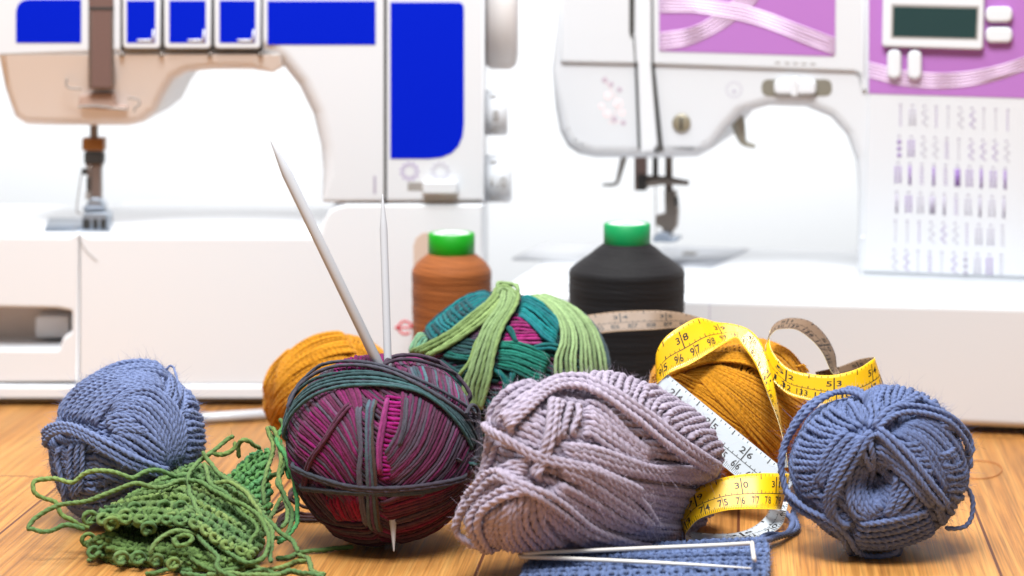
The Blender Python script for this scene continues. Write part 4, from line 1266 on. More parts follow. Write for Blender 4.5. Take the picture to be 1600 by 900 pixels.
b.halo(5000, 0.8)
b.finish('yarn_skein', 'lilac thick wool yarn skein lying at the front in the middle', 'yarn skein', Y_WOOL)

# ---- blue ball on the right
Z = crop(1220, 580, 3.0)
br = Blob(Z([(490, 60), (560, 75), (660, 110), (740, 160), (800, 220), (838, 300), (862, 380), (870, 480), (850, 580), (800, 680), (730, 750), (640, 797), (540, 832), (420, 842), (330, 822),
             (220, 762), (130, 680), (70, 580), (40, 480), (40, 400), (70, 310), (130, 210), (210, 150), (300, 125), (380, 100), (440, 70)]), Z([(450, 455)])[0], 0.93,
          dents=[(*Z([(430, 505)])[0], 31, 1.6)], inset=4, flat=0.12)
b = Ball(br, 0.166, np.array(lin(97, 111, 150)), pitch=1.0, depth=0.34, step=0.085)
br.core(b.st, -0.5, BLUE * 0.6)
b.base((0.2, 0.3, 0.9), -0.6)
b.base((0.7, 0.6, 0.3), -0.1)
b.rungs(Z([(430, 95), (520, 70), (640, 100), (760, 180), (835, 300)]), Z([(400, 200), (490, 190), (590, 160), (690, 200), (800, 310)]), 17, 0.5, bow=0.1)
b.rungs(Z([(300, 140), (400, 160), (520, 170), (600, 150)]), Z([(390, 260), (430, 280), (450, 280), (480, 270)]), 9, 0.7, bow=-0.05)
b.rungs(Z([(230, 160), (130, 240), (78, 340), (60, 430), (85, 510), (130, 590)]), Z([(400, 270), (340, 290), (280, 330), (230, 400), (200, 480), (200, 570)]), 15, 0.8, bow=0.08)
b.band(Z([(330, 280), (260, 340), (195, 440), (180, 540)]), Z([(410, 300), (340, 370), (275, 470), (235, 590)]), 5, 1.2)
b.rungs(Z([(130, 560), (180, 620), (260, 690)]), Z([(240, 560), (280, 640), (340, 700)]), 6, 0.8)
b.band(Z([(560, 225), (700, 250), (805, 340), (850, 450), (830, 610)]), Z([(490, 290), (590, 330), (660, 400), (715, 490), (765, 590)]), 11, 0.8)
b.rungs(Z([(700, 380), (740, 480), (770, 580)]), Z([(790, 350), (840, 470), (830, 600)]), 8, 1.1, bow=0.1)
b.rungs(Z([(470, 300), (490, 360), (540, 420)]), Z([(650, 330), (700, 420), (720, 520)]), 7, 1.0, bow=0.1)
b.band(Z([(350, 420), (325, 540), (350, 650), (450, 690)]), Z([(440, 430), (410, 530), (440, 600), (480, 660)]), 6, 0.8)
b.band(Z([(545, 480), (510, 590), (480, 670)]), Z([(690, 620), (600, 670), (490, 700)]), 7, 0.9)
b.rungs(Z([(350, 640), (400, 690)]), Z([(470, 560), (480, 660)]), 5, 0.5)
b.band(Z([(340, 700), (450, 690), (580, 660), (700, 630)]), Z([(300, 770), (430, 800), (570, 780), (740, 710)]), 6, 1.3, r=0.17)
b.rungs(Z([(700, 640), (760, 600), (800, 560)]), Z([(740, 730), (800, 660), (850, 560)]), 6, 0.6)
b.band(Z([(430, 290), (530, 370), (640, 470), (770, 610)]), Z([(420, 400), (500, 440), (590, 520), (710, 650)]), 6, 1.2)
b.band(Z([(400, 300), (395, 380), (420, 470)]), Z([(430, 300), (425, 380), (440, 460)]), 2, 1.5)
b.band(Z([(430, 280), (375, 330), (305, 420), (245, 520), (228, 590), (250, 670), (330, 730)]), Z([(440, 300), (395, 350), (335, 440), (280, 530), (262, 600), (280, 660), (340, 710)]), 3, 1.7, dip=0.06)
b.band(Z([(435, 275), (530, 355), (610, 435), (690, 540), (750, 620)]), Z([(430, 300), (515, 380), (590, 460), (665, 560), (730, 640)]), 2, 2.0, dip=0.06)
b.band(Z([(440, 275), (500, 215), (580, 195), (680, 208), (765, 250), (830, 330), (865, 410)]), Z([(445, 295), (505, 240), (580, 215), (675, 228), (755, 270), (815, 340), (850, 420)]), 2, 1.9, dip=0.05)
b.band(Z([(425, 275), (510, 195), (570, 160), (630, 130)]), Z([(440, 290), (520, 212), (580, 178), (640, 148)]), 2, 1.8, dip=0.06)
b.strand(spline(Z([(620, 132), (650, 165), (690, 190), (720, 200)])), 0.5)
b.band(Z([(435, 180), (380, 138), (300, 125), (205, 160), (125, 235), (62, 330), (40, 410), (38, 490), (60, 560), (140, 635), (250, 690), (310, 750), (350, 815), (420, 838), (520, 822), (580, 790)]),
       Z([(425, 190), (380, 152), (300, 140), (215, 172), (137, 245), (76, 335), (54, 410), (52, 490), (74, 550), (150, 620), (260, 675), (325, 735), (365, 795), (425, 818), (515, 805), (570, 780)]), 2, 1.9, dip=0.04)
b.band(Z([(700, 250), (800, 300), (862, 390), (872, 480)]), Z([(720, 240), (815, 290), (870, 380), (878, 480)]), 2, 1.3)
q = Z([(858, 380), (872, 410), (866, 480), (860, 540), (882, 560), (900, 610), (895, 680), (868, 725), (820, 738), (770, 735)])
dz = [1.2, 0.8, 0.6, 0.5, 0.4, 0.4, 0.5, 0.7, 0.9, 1.0]
q = [pix(u, v, min(br.d0 - d, gd(v, 0.16))) for (u, v), d in zip(q, dz)]
b.loose(q, 0.14)
# its working yarn, running to the blue knitting
q = [gp(*p, h) for p, h in zip([(1262, 800), (1245, 780), (1228, 776), (1222, 795), (1238, 812), (1232, 832), (1205, 842), (1188, 846)], (1.2, 1.5, 1.2, 0.7, 0.4, 0.3, 0.5, 0.8))]
b.loose(q, 0.18)
q = [gp(*p, h) for p, h in zip([(1258, 780), (1240, 800), (1246, 826), (1225, 836), (1200, 836), (1180, 850)], (0.4, 0.5, 0.2, 0.3, 0.6, 0.8))]
b.loose(q, 0.18)
b.st.fuzz(16000, 0.36, 0.008)
b.halo(5000, 0.8)
b.finish('yarn_ball', 'blue wool yarn ball with a hollow in its front, at the far right', 'yarn ball', Y_WOOL)

# ---- mustard balls
MUS = np.array(lin(192, 130, 26))
Z = crop(400, 480, 2.142)
m1_ = Blob([(412, 640), (413, 600), (430, 570), (455, 548), (490, 530), (530, 523), (570, 530), (605, 555), (625, 600), (622, 645), (600, 680), (560, 705), (510, 712), (460, 700), (428, 672)], (518, 618), 0.92)
b = Ball(m1_, 0.11, MUS, ply=3, pitch=0.9, K=9, depth=0.34, step=0.1, jit=0.07)
m1_.core(b.st, -0.35, MUS * 0.8)
b.base((0.5, 0.8, 0.3), -0.3)
b.band(Z([(20, 370), (70, 280), (180, 200), (330, 160)]), Z([(160, 420), (230, 330), (330, 280), (420, 240)]), 17, 0.6)
b.band(Z([(60, 240), (130, 150), (220, 100), (320, 90)]), Z([(40, 330), (130, 230), (240, 170), (360, 150)]), 12, 1.1)
b.band(Z([(25, 290), (60, 200), (130, 130)]), Z([(50, 400), (90, 330), (150, 280)]), 9, 0.8)
b.st.fuzz(10000, 0.2, 0.007)
b.finish('yarn_ball', 'mustard yellow yarn ball half hidden behind the plum ball', 'yarn ball', Y_WOOL)

Z = crop(1000, 490, 3.3333)
m2_ = Blob([(1014, 600), (1022, 575), (1048, 552), (1090, 540), (1140, 530), (1190, 530), (1232, 548), (1258, 580), (1274, 625), (1270, 680), (1244, 730), (1192, 764), (1130, 772), (1070, 752), (1030, 710), (1010, 650)], (1145, 648), 0.9)
b = Ball(m2_, 0.108, MUS, ply=3, pitch=0.85, K=9, depth=0.34, step=0.1, jit=0.07)
m2_.core(b.st, -0.35, MUS * 0.8)
b.base((0.3, 0.5, 0.8), -0.3)
b.rungs(Z([(350, 230), (450, 160), (560, 150)]), Z([(420, 260), (520, 240), (640, 260)]), 10, 0.5, bow=0.3)
b.band(Z([(230, 310), (450, 290), (660, 390), (860, 470), (910, 560)]), Z([(60, 400), (150, 560), (330, 760), (520, 900)]), 44, 0.7, dip=0.05)
b.band(Z([(380, 270), (560, 330), (740, 420), (905, 520)]), Z([(300, 330), (440, 480), (580, 640), (720, 790)]), 26, 1.1, dip=0.06)
b.band(Z([(650, 160), (760, 200), (850, 320), (905, 450)]), Z([(560, 240), (680, 300), (780, 400), (870, 500)]), 13, 0.9)
b.band(Z([(150, 315), (260, 260), (400, 235), (560, 240), (660, 290)]), Z([(160, 340), (270, 300), (400, 275), (540, 280), (640, 320)]), 6, 2.2, dip=0.06)
b.band(Z([(60, 370), (120, 320), (200, 320), (330, 370)]), Z([(50, 400), (120, 370), (200, 360), (300, 420)]), 4, 1.4)
b.loose([pix(u, v, m2_.d0 - 2) for u, v in Z([(780, 270), (820, 276), (852, 268), (862, 285), (880, 305)])], 0.09)
b.st.fuzz(14000, 0.2, 0.007)
b.finish('yarn_ball', 'mustard yellow yarn ball on the right, draped with the tape measure', 'yarn ball', Y_WOOL)
for n_, q_ in (('blue left', bl), ('plum', pl_), ('green', gr), ('lilac', li), ('blue right', br), ('mus l', m1_), ('mus r', m2_)):
    print('BLOB', n_, 'depth', round(q_.d0, 1), 'half depth', round(q_.dz * q_.Rm * q_.d0 / FPX, 1))

# ------------------------------------------------------------------ thread spools
def thread_mat(name, col):
    m = mat(name, col, 0.75, spec=0.25)
    nt = m.node_tree
    N, L = nt.nodes, nt.links
    b = N['Principled BSDF']
    tc = N.new('ShaderNodeTexCoord')
    # fine windings that climb and fall round the cone
    mp = N.new('ShaderNodeMapping'); mp.inputs['Scale'].default_value = (1, 1, 28)
    L.new(tc.outputs['Object'], mp.inputs['Vector'])
    n1 = N.new('ShaderNodeTexNoise'); n1.inputs['Scale'].default_value = 26; n1.inputs['Detail'].default_value = 6; n1.inputs['Roughness'].default_value = 0.7
    L.new(mp.outputs['Vector'], n1.inputs['Vector'])
    sx = N.new('ShaderNodeSeparateXYZ'); L.new(tc.outputs['Object'], sx.inputs[0])
    ma = N.new('ShaderNodeMath'); ma.operation = 'MULTIPLY_ADD'; ma.inputs[1].default_value = 0.16
    L.new(sx.outputs['X'], ma.inputs[0]); L.new(sx.outputs['Z'], ma.inputs[2])
    cb = N.new('ShaderNodeCombineXYZ'); L.new(ma.outputs[0], cb.inputs['Z'])
    w1 = N.new('ShaderNodeTexNoise'); w1.inputs['Scale'].default_value = 700; w1.inputs['Detail'].default_value = 2
    L.new(cb.outputs[0], w1.inputs['Vector'])
    ad = N.new('ShaderNodeMath'); ad.operation = 'ADD'
    L.new(n1.outputs['Fac'], ad.inputs[0]); L.new(w1.outputs['Fac'], ad.inputs[1])
    mr = N.new('ShaderNodeMapRange'); mr.inputs['From Min'].default_value = 0.7; mr.inputs['From Max'].default_value = 1.3
    mr.inputs['To Min'].default_value = 0.5; mr.inputs['To Max'].default_value = 1.45
    L.new(ad.outputs[0], mr.inputs['Value'])
    vs = N.new('ShaderNodeVectorMath'); vs.operation = 'SCALE'; vs.inputs[0].default_value = col
    L.new(mr.outputs['Result'], vs.inputs['Scale']); L.new(vs.outputs['Vector'], b.inputs['Base Color'])
    bp = N.new('ShaderNodeBump'); bp.inputs['Strength'].default_value = 0.5; bp.inputs['Distance'].default_value = 0.0008
    L.new(ad.outputs[0], bp.inputs['Height']); L.new(bp.outputs['Normal'], b.inputs['Normal'])
    b.inputs['Sheen Weight'].default_value = 0.08
    return m


def spool(u, vbase, w_px, rows, cap_px, caps, tm, label):
    """rows: (half width px, v) of the thread body from the shoulder down; cap_px: (half width, v top, v bottom)"""
    d = gd(vbase)
    base = pix(u, vbase, d)
    # depth grows a little with height; the height of each row comes from the row's own pixel at the axis
    def zz(v):
        t = (base[1] - Cc[1]) / (FW[1] - (v - 450) / FPX * UP[1])
        return Cc[2] + t * (FW[2] - (v - 450) / FPX * UP[2])
    k = d / FPX
    t = thing('thread_spool', label, 'thread spool', base, 0.0, 'thread spools')
    prof = [(rows[-1][0] * k * 0.9, 0.55)] + [(hw * k, zz(v)) for hw, v in rows[::-1]]
    P = resample(spline(prof, 8), step=0.12)
    P[:, 0] += 0.018 * np.sin(np.arange(len(P)) * 2.1) + 0.012 * np.sin(np.arange(len(P)) * 0.7)
    lathe('thread', [tuple(q) for q in P] + [(cap_px[0] * k * 0.8, P[-1][1] + 0.02)], (0, 0, 0), 'z', tm, t, K=72)
    hw, v0, v1 = cap_px
    z0, z1 = zz(v1), zz(v0)
    r = hw * k
    lathe('cap', [(r * 0.93, z0 - 0.1), (r, z0), (r, z1 - 0.06), (r - 0.06, z1), (r * 0.86, z1 + 0.02), (r * 0.82, z1 - 0.04)], (0, 0, 0), 'z', caps[0], t, K=56)
    lathe('cap_disc', [(r * 0.83, z1 - 0.3), (r * 0.83, z1 - 0.02), (r * 0.6, z1 + 0.05), (r * 0.36, z1 - 0.02), (r * 0.3, z1 - 0.28)], (0, 0, 0), 'z', caps[1], t, K=48)
    lathe('spool_base', [(rows[-1][0] * k * 1.02, 0), (rows[-1][0] * k * 1.02, 0.5), (rows[-1][0] * k * 0.8, 0.56)], (0, 0, 0), 'z', caps[0], t, K=56)
    return t


M_CAPW = mat('white_cap_disc', lin(206, 206, 208), 0.5)
spool(706.5, 658, 123, [(35, 395), (44, 402), (54, 411), (60.5, 420), (61.5, 426), (61.5, 460), (61, 520), (61, 600)], (36, 364, 396),
      (mat('bright_green_plastic', lin(8, 150, 14), 0.5), M_CAPW), thread_mat('rust_thread', lin(140, 78, 34)), 'orange brown thread spool with bright green cap, behind the green ball')
spool(977.5, 684, 178, [(36, 380), (44, 386), (60, 399), (78, 412), (87, 420), (89.5, 428), (89.5, 470), (88, 540), (88, 620)], (36, 349, 381),
      (mat('sea_green_plastic', lin(4, 146, 80), 0.5), M_CAPW), thread_mat('black_thread', lin(19, 17, 19)), 'large black thread spool with sea green cap, beside the draped tape measure')

# ------------------------------------------------------------------ needles
M_NEEDLE = mat('pale_needle', lin(180, 183, 188), 0.3, bscale=500)


def needle(name, a, b, r, tip_a, tip_b, label, cat, mats=M_NEEDLE, group=None):
    """straight round needle from a to b with pointed ends of the given lengths"""
    a, b = np.asarray(a, float), np.asarray(b, float)
    L = np.linalg.norm(b - a)
    prof = []
    if tip_a:
        prof += [(0.02, 0), (r * 0.18, 0.06), (r * 0.55, tip_a * 0.45), (r * 0.85, tip_a * 0.8), (r, tip_a)]
    else:
        prof += [(r * .8, 0), (r, 0.05)]
    if tip_b:
        prof += [(r, L - tip_b), (r * .85, L - tip_b * .8), (r * .55, L - tip_b * .45), (r * .18, L - .06), (.02, L)]
    else:
        prof += [(r, L - 0.05), (r * .8, L)]
    o = lathe(name, prof, (0, 0, 0), 'z', mats, None, K=24)
    o.location = Vector(a) * S
    o.rotation_euler = Vector(b - a).to_track_quat('Z', 'Y').to_euler()
    return tag(o, label, cat, group)


# both needles are pushed through the plum ball
def on_ball(bb, u, v, h):
    x, y = bb.px([(u, v)])
    return bb.at(x, y, h)[0][0]


pbase = pix(615.5, 862, gd(862) - 2.4)
pin = on_ball(pl_, 606, 571, 0.1)
dv = pin - pbase
k_ = 0.5
for _ in range(60):                                   # as long as the photograph shows it
    top_ = pbase + dv * (1 + k_)
    w_ = top_ - Cc
    k_ += ((450 - FPX * (w_ @ UP) / (w_ @ FW)) * -1 + 304) * -0.002
needle('knitting_needle', pbase, pbase + dv * (1 + k_), 0.2, 1.7, 1.8, 'upright white needle whose lower point comes out at the bottom of the plum ball', 'knitting needle', group='white knitting needles')
pin = on_ball(pl_, 597, 576, -0.2)
dp = (pin - Cc) @ FW
q0 = pix(423, 219, dp - 0.6)
q1 = pin + (pin - q0) * 0.15
needle('knitting_needle', q0, q1, 0.26, 1.9, 0, 'white needle leaning to the left out of the top of the plum ball', 'knitting needle', group='white knitting needles')
q0 = gp(280, 656, 0.36)
q1 = gp(450, 645.5, 0.36)
needle('knitting_needle', q0, q1, 0.36, 0, 0, 'white needle lying on the table between the left blue ball and the mustard ball', 'knitting needle', group='white knitting needles')

# stitch holder: a long pin bent like a hairpin, with its clasp
M_HOLD = mat('ivory_metal', lin(214, 210, 202), 0.3, bscale=500)
hh = 1.4
ctr = gp(1000, 868, hh)
t = thing('stitch_holder', 'ivory hairpin shaped stitch holder lying on the blue knitting', 'stitch holder', (ctr[0], ctr[1], 0))
o3 = np.array([ctr[0], ctr[1], 0])
pp = [gp(u, v, h) - o3 for u, v, h in ((1174, 888, hh), (1120, 884.5, hh + .03), (1000, 878, hh + .05), (880, 872.5, hh), (830, 871, hh - .1), (815, 870, hh - .12), (812, 867.5, hh - .1), (818, 865.5, hh - .05), (840, 864, hh + .1), (1000, 857, hh + .3), (1120, 852, hh + .3), (1172, 849, hh + .2))]
rod('pin', pp, [0.03, 0.075, 0.1, 0.105, 0.105, 0.105, 0.105, 0.105, 0.105, 0.105, 0.105], M_HOLD, t, K=14)
q = [gp(1175, 848, hh + .25) - o3, gp(1176, 858, hh + .28) - o3, gp(1178, 872, hh + .2) - o3, gp(1179, 876, hh + .05) - o3]
rod('clasp', q, 0.11, M_HOLD, t, K=14)

# ------------------------------------------------------------------ tape measure
T_YEL = mat('tape_yellow', lin(236, 184, 8), 0.38, bscale=120, coat=0.2)
T_WHT = mat('tape_white', lin(186, 193, 198), 0.4, bscale=120, coat=0.15)
T_SHADE = mat('tape_white_shaded', lin(122, 98, 76), 0.5, bscale=120)  # white reverse with its shade and yellow bounce painted in as tan
T_INK = mat('tape_ink', lin(28, 24, 20), 0.55)
T_EDGE = mat('tape_edge', lin(244, 226, 168), 0.5)
TV, TF, TM = [], [], []
T_TH = 0.022


def ribbon(rows, front, back, digits=True, cm0=None, back_print=False, skip=()):
    """rows: (T edge px, B edge px, depth of T, depth of B, inch). T is the inch edge."""
    R = np.array([[*r[0], *r[1], r[2], r[3], r[4]] for r in rows], float)
    D = spline(R, 10)
    T, B = pix(D[:, 0], D[:, 1], D[:, 4]), pix(D[:, 2], D[:, 3], D[:, 5])
    inch = D[:, 6]
    n = len(D)
    nt = 9
    f = np.linspace(0, 1, nt)
    G = T[:, None] * (1 - f[None, :, None]) + B[:, None] * f[None, :, None]
    nrm = unit(np.cross(np.gradient(G, axis=0), (T - B)[:, None] + np.zeros((1, nt, 1))))
    nrm = unit(nrm)
    b0 = len(TV)
    Fr, Bk = G + nrm * T_TH / 2, G - nrm * T_TH / 2
    TV.extend(Fr.reshape(-1, 3)); TV.extend(Bk.reshape(-1, 3))
    m = n * nt
    for i in range(n - 1):
        for k in range(nt - 1):
            a = b0 + i * nt + k
            TF.append((a, a + nt, a + nt + 1, a + 1)[::-1]); TM.append(front)
            TF.append((a + m, a + m + nt, a + m + nt + 1, a + m + 1)); TM.append(back)
        for k in (0, nt - 1):
            a = b0 + i * nt + k
            TF.append((a, a + nt, a + nt + m, a + m)); TM.append(4)
    for i in (0, n - 1):
        for k in range(nt - 1):
            a = b0 + i * nt + k
            TF.append((a, a + 1, a + 1 + m, a + m)); TM.append(4)

    def surf(x, t, side):
        fi = np.interp(x, inch, np.arange(n))
        i = int(min(fi, n - 2)); w = fi - i
        tb = min(max(t, 0), 1)
        P = (T[i] * (1 - w) + T[i + 1] * w) * (1 - tb) + (B[i] * (1 - w) + B[i + 1] * w) * tb
        kk = int(round(tb * (nt - 1)))
        N = nrm[i, kk] * (1 - w) + nrm[i + 1, kk] * w
        return P + N * side * (T_TH / 2 + 0.007)

    def poly(pts, side):
        b = len(TV)
        TV.extend(surf(x, t, side) for x, t in pts)
        TF.append(tuple(range(b, b + len(pts)))); TM.append(3)

    def bar(x, w, t0, t1, side):
        poly([(x - w / 2, t0), (x + w / 2, t0), (x + w / 2, t1), (x - w / 2, t1)], side)

    lo, hi = float(inch.min()), float(inch.max())
    for side in ((1, -1) if back_print else (1,)):
        xs = np.linspace(lo, hi, max(8, int((hi - lo) * 14)))
        for a, b in zip(xs[:-1], xs[1:]):
            poly([(a, 0.555), (b, 0.555), (b, 0.575), (a, 0.575)], side)
        for q in range(int(math.ceil(lo * 8)), int(hi * 8) + 1):
            x = q / 8
            if q % 8 == 0:
                bar(x, 0.028, 0.10, 0.56, side)
            elif q % 4 == 0:
                bar(x, 0.024, 0.02, 0.17, side); bar(x, 0.02, 0.47, 0.56, side)
            else:
                bar(x, 0.016, 0.03, 0.09, side); bar(x, 0.014, 0.50, 0.56, side)
        for q in range(int(math.ceil(lo * 25.4)), int(hi * 25.4) + 1):
            x = q / 25.4
            if q % 10 == 0:
                bar(x, 0.016, 0.60, 0.97, side)
            else:
                bar(x, 0.009, 0.87 if q % 5 else 0.83, 0.98, side)
        if not digits:
            continue
        sg = 1 if side == 1 else -1
        for q in range(int(math.ceil(lo)), int(hi) + 1):
            if q in skip:
                continue
            for k, ch in enumerate(str(q)):
                V, F = glyph(ch)
                for fc in F:
                    poly([(q + sg * ((k - 0.5) * 0.2 + V[i, 0] * 0.19), 0.40 - V[i, 1] * 0.185) for i in fc], side)
        for q in range(int(math.ceil(lo * 2.54 + .1)), int(hi * 2.54 - .1) + 1):
            st_ = str(q)
            for k, ch in enumerate(st_):
                V, F = glyph(ch)
                for fc in F:
                    poly([(q / 2.54 + sg * ((k - (len(st_) - 1) / 2) * (0.125 if len(st_) == 2 else 0.105) + V[i, 0] * 0.135), 0.86 - V[i, 1] * 0.215) for i in fc], side)


Z7 = crop(1000, 490, 3.3333)
ZL = crop(1040, 700, 4.5)
Z1 = crop(1000, 480, 3.215)


def rr(z, T, B, dt, db, inch):
    return (z([T])[0], z([B])[0], dt, db, inch)


dm, dlb = m2_.d0, br.d0
# white length that runs down in front of the mustard ball
wd = lambda x: dm - 4.7 - (x - 23.5) * 0.55
rows = []
for x in (23.55, 24, 25, 26, 27, 27.22):
    s_ = x - 24
    T = (222 + .777 * 237 * s_, 380 + .635 * 237 * s_)
    rows.append(rr(Z7, T, (T[0] - 117, T[1] + 144), wd(x) + .2, wd(x) - .2, x))
ribbon(rows, 1, 0)
dq = wd(27.22)
# the loop on the table: white inside, yellow outside
rows = [rr(ZL, (770, 380), (865, 380), dq - .3, dq - .5, 27.0), rr(ZL, (735, 425), (850, 440), dq - 1.2, dq - 1.4, 27.15), rr(ZL, (700, 485), (825, 530), gd(808, .5), gd(818, .4), 27.4),
        rr(ZL, (640, 540), (760, 590), gd(820, .1), gd(831, .06), 27.6), rr(ZL, (560, 580), (640, 628), gd(829, .05), gd(839.6, .05), 27.9), rr(ZL, (450, 602), (520, 660), gd(833.8, .05), gd(846.5, .05), 28.1),
        rr(ZL, (300, 602), (350, 676), gd(833.8, .05), gd(850, .05), 28.3), rr(ZL, (195, 590), (215, 676), gd(832, .2), gd(850, .12), 28.45),
        rr(ZL, (125, 555), (160, 655), 125.2, 123.6, 28.55), rr(ZL, (92, 485), (140, 615), 124.6, 123.0, 28.65), rr(ZL, (100, 425), (160, 575), 124.2, 122.7, 28.75),
        rr(ZL, (195, 305), (240, 497), 123.9, 122.6, 29), rr(ZL, (350, 225), (410, 442), 123.9, 122.6, 29.5), rr(ZL, (522, 188), (560, 430), 123.9, 122.6, 30),
        rr(ZL, (670, 178), (680, 430), 123.9, 122.6, 30.5), rr(ZL, (780, 178), (770, 432), 124.4, 123.0, 31), rr(ZL, (880, 180), (812, 434), 125.4, 124.1, 31.35)]
ribbon(rows, 0, 1, back_print=True)
# yellow arch over the mustard ball that runs down its front
da = dm - 4.2
rows = [rr(Z7, (110, 330), (110, 385), da + .9, da + .8, 36.75), rr(Z7, (84, 285), (86, 372), da + .2, da + .1, 37.0), rr(Z7, (86, 205), (105, 352), da - .2, da - .4, 37.3), rr(Z7, (125, 132), (160, 305), da - .2, da - .5, 37.55),
        rr(Z7, (195, 76), (262, 262), da + .1, da - .4, 38), rr(Z7, (300, 24), (375, 195), da + .8, da + .1, 38.5), rr(Z7, (395, 44), (450, 150), da + 1.4, da + .6, 39), rr(Z7, (490, 56), (500, 128), da + 1.3, da + .7, 39.4),
        rr(Z7, (570, 85), (535, 168), da + .8, da + .4, 39.8), rr(Z7, (630, 150), (590, 245), da + .3, da - .1, 40.3), rr(Z7, (668, 250), (628, 325), da - .2, da - .6, 40.8), rr(Z7, (705, 400), (668, 425), da - .9, da - 1.5, 41.3),
        rr(Z7, (736, 570), (716, 548), da - 1.2, da - 2.2, 41.8), rr(Z7, (748, 650), (744, 648), da - 1.4, da - 2.6, 42.1), rr(Z7, (738, 730), (760, 718), da - 1.6, da - 2.8, 42.4), rr(Z7, (735, 810), (770, 800), da - 2, da - 3, 42.8)]
ribbon(rows, 0, 1)
# the white reverse, its shade painted as tan, that shows across the black spool
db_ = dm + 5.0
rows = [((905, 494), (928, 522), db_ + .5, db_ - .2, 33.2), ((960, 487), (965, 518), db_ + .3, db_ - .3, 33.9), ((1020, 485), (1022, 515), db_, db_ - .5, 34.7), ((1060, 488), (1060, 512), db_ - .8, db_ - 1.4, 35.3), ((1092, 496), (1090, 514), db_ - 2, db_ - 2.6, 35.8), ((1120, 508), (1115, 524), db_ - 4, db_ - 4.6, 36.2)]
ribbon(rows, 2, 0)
# the curl that rests on the right blue ball
dc = dm - 3.6
rows = [rr(Z1, (1000, 325), (1000, 342), dc + .4, dc + .1, 48.7), rr(Z1, (988, 300), (962, 325), dc + 1.2, dc + .2, 49.2), rr(Z1, (978, 230), (915, 228), dc + 1.9, dc + .4, 49.8), rr(Z1, (930, 140), (856, 160), dc + 2.2, dc + .6, 50.2), rr(Z1, (850, 70), (788, 114), dc + 2.2, dc + .7, 50.6), rr(Z1, (750, 55), (722, 108), dc + 1.9, dc + .6, 51.0),
        rr(Z1, (682, 80), (674, 122), dc + 1.4, dc + .4, 51.3), rr(Z1, (652, 130), (632, 190), dc + .7, dc + .3, 51.5), rr(Z1, (662, 215), (634, 315), dc - .1, dc - .2, 51.75),
        rr(Z1, (738, 303), (728, 425), dc - .9, dc - 1.0, 52), rr(Z1, (850, 335), (838, 465), dc - 1.2, dc - 1.4, 52.5), rr(Z1, (975, 340), (975, 488), dc - 1.2, dc - 1.5, 53), rr(Z1, (1090, 310), (1098, 482), dc - .9, dc - 1.2, 53.5),
        rr(Z1, (1160, 268), (1178, 450), dc - .3, dc - .6, 54), rr(Z1, (1178, 253), (1222, 412), dc + .2, dc, 54.3), rr(Z1, (1165, 251), (1215, 385), dc + .8, dc + .6, 54.55), rr(Z1, (1100, 262), (1150, 345), dc + 1.4, dc + 1.2, 54.9), rr(Z1, (995, 300), (1010, 352), dc + 1.9, dc + 1.8, 55.5), rr(Z1, (880, 325), (890, 350), dc + 2.0, dc + 2.0, 56.1)]
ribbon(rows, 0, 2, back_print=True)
org = np.array([*gp(1130, 850)[:2], 0])
V = np.array(TV)
V[:, 2] = np.maximum(V[:, 2], 0.03)
me = mesh_data('tape_measure', V - org, [TF], [T_YEL, T_WHT, T_SHADE, T_INK, T_EDGE], midx=TM)
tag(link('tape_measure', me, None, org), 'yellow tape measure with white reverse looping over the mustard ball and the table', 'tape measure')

# ------------------------------------------------------------------ knitting
def surface(rails, nu=80):
    """rails: lists of 3-D points; returns f(u, w) for arrays, u along the rails, w across them"""
    R = np.stack([resample(spline(r), n=nu) for r in rails])
    m = len(R)
    D = np.stack([spline(R[:, k], 12) for k in range(nu)], 1)      # (w, u, 3)
    gu = np.gradient(D, axis=1)
    gw = np.gradient(D, axis=0)
    Nn = unit(np.cross(gu, gw))
    if Nn[..., 2].mean() < 0:
        Nn = -Nn

    def f(u, w):
        a = np.clip(u, 0, 1) * (nu - 1)
        b = np.clip(w, 0, 1) * (len(D) - 1)
        i = np.minimum(a.astype(int), nu - 2); fa = (a - i)[:, None]
        j = np.minimum(b.astype(int), len(D) - 2); fb = (b - j)[:, None]
        mix = lambda A: (A[j, i] * (1 - fa) + A[j, i + 1] * fa) * (1 - fb) + (A[j + 1, i] * (1 - fa) + A[j + 1, i + 1] * fa) * fb
        return mix(D), unit(mix(Nn))
    lu = np.linalg.norm(np.diff(D, axis=1), axis=2).sum(1).mean()
    lw = np.linalg.norm(np.diff(D, axis=0), axis=2).sum(0).mean()
    f.lu, f.lw, f.D, f.N = lu, lw, D, Nn
    return f


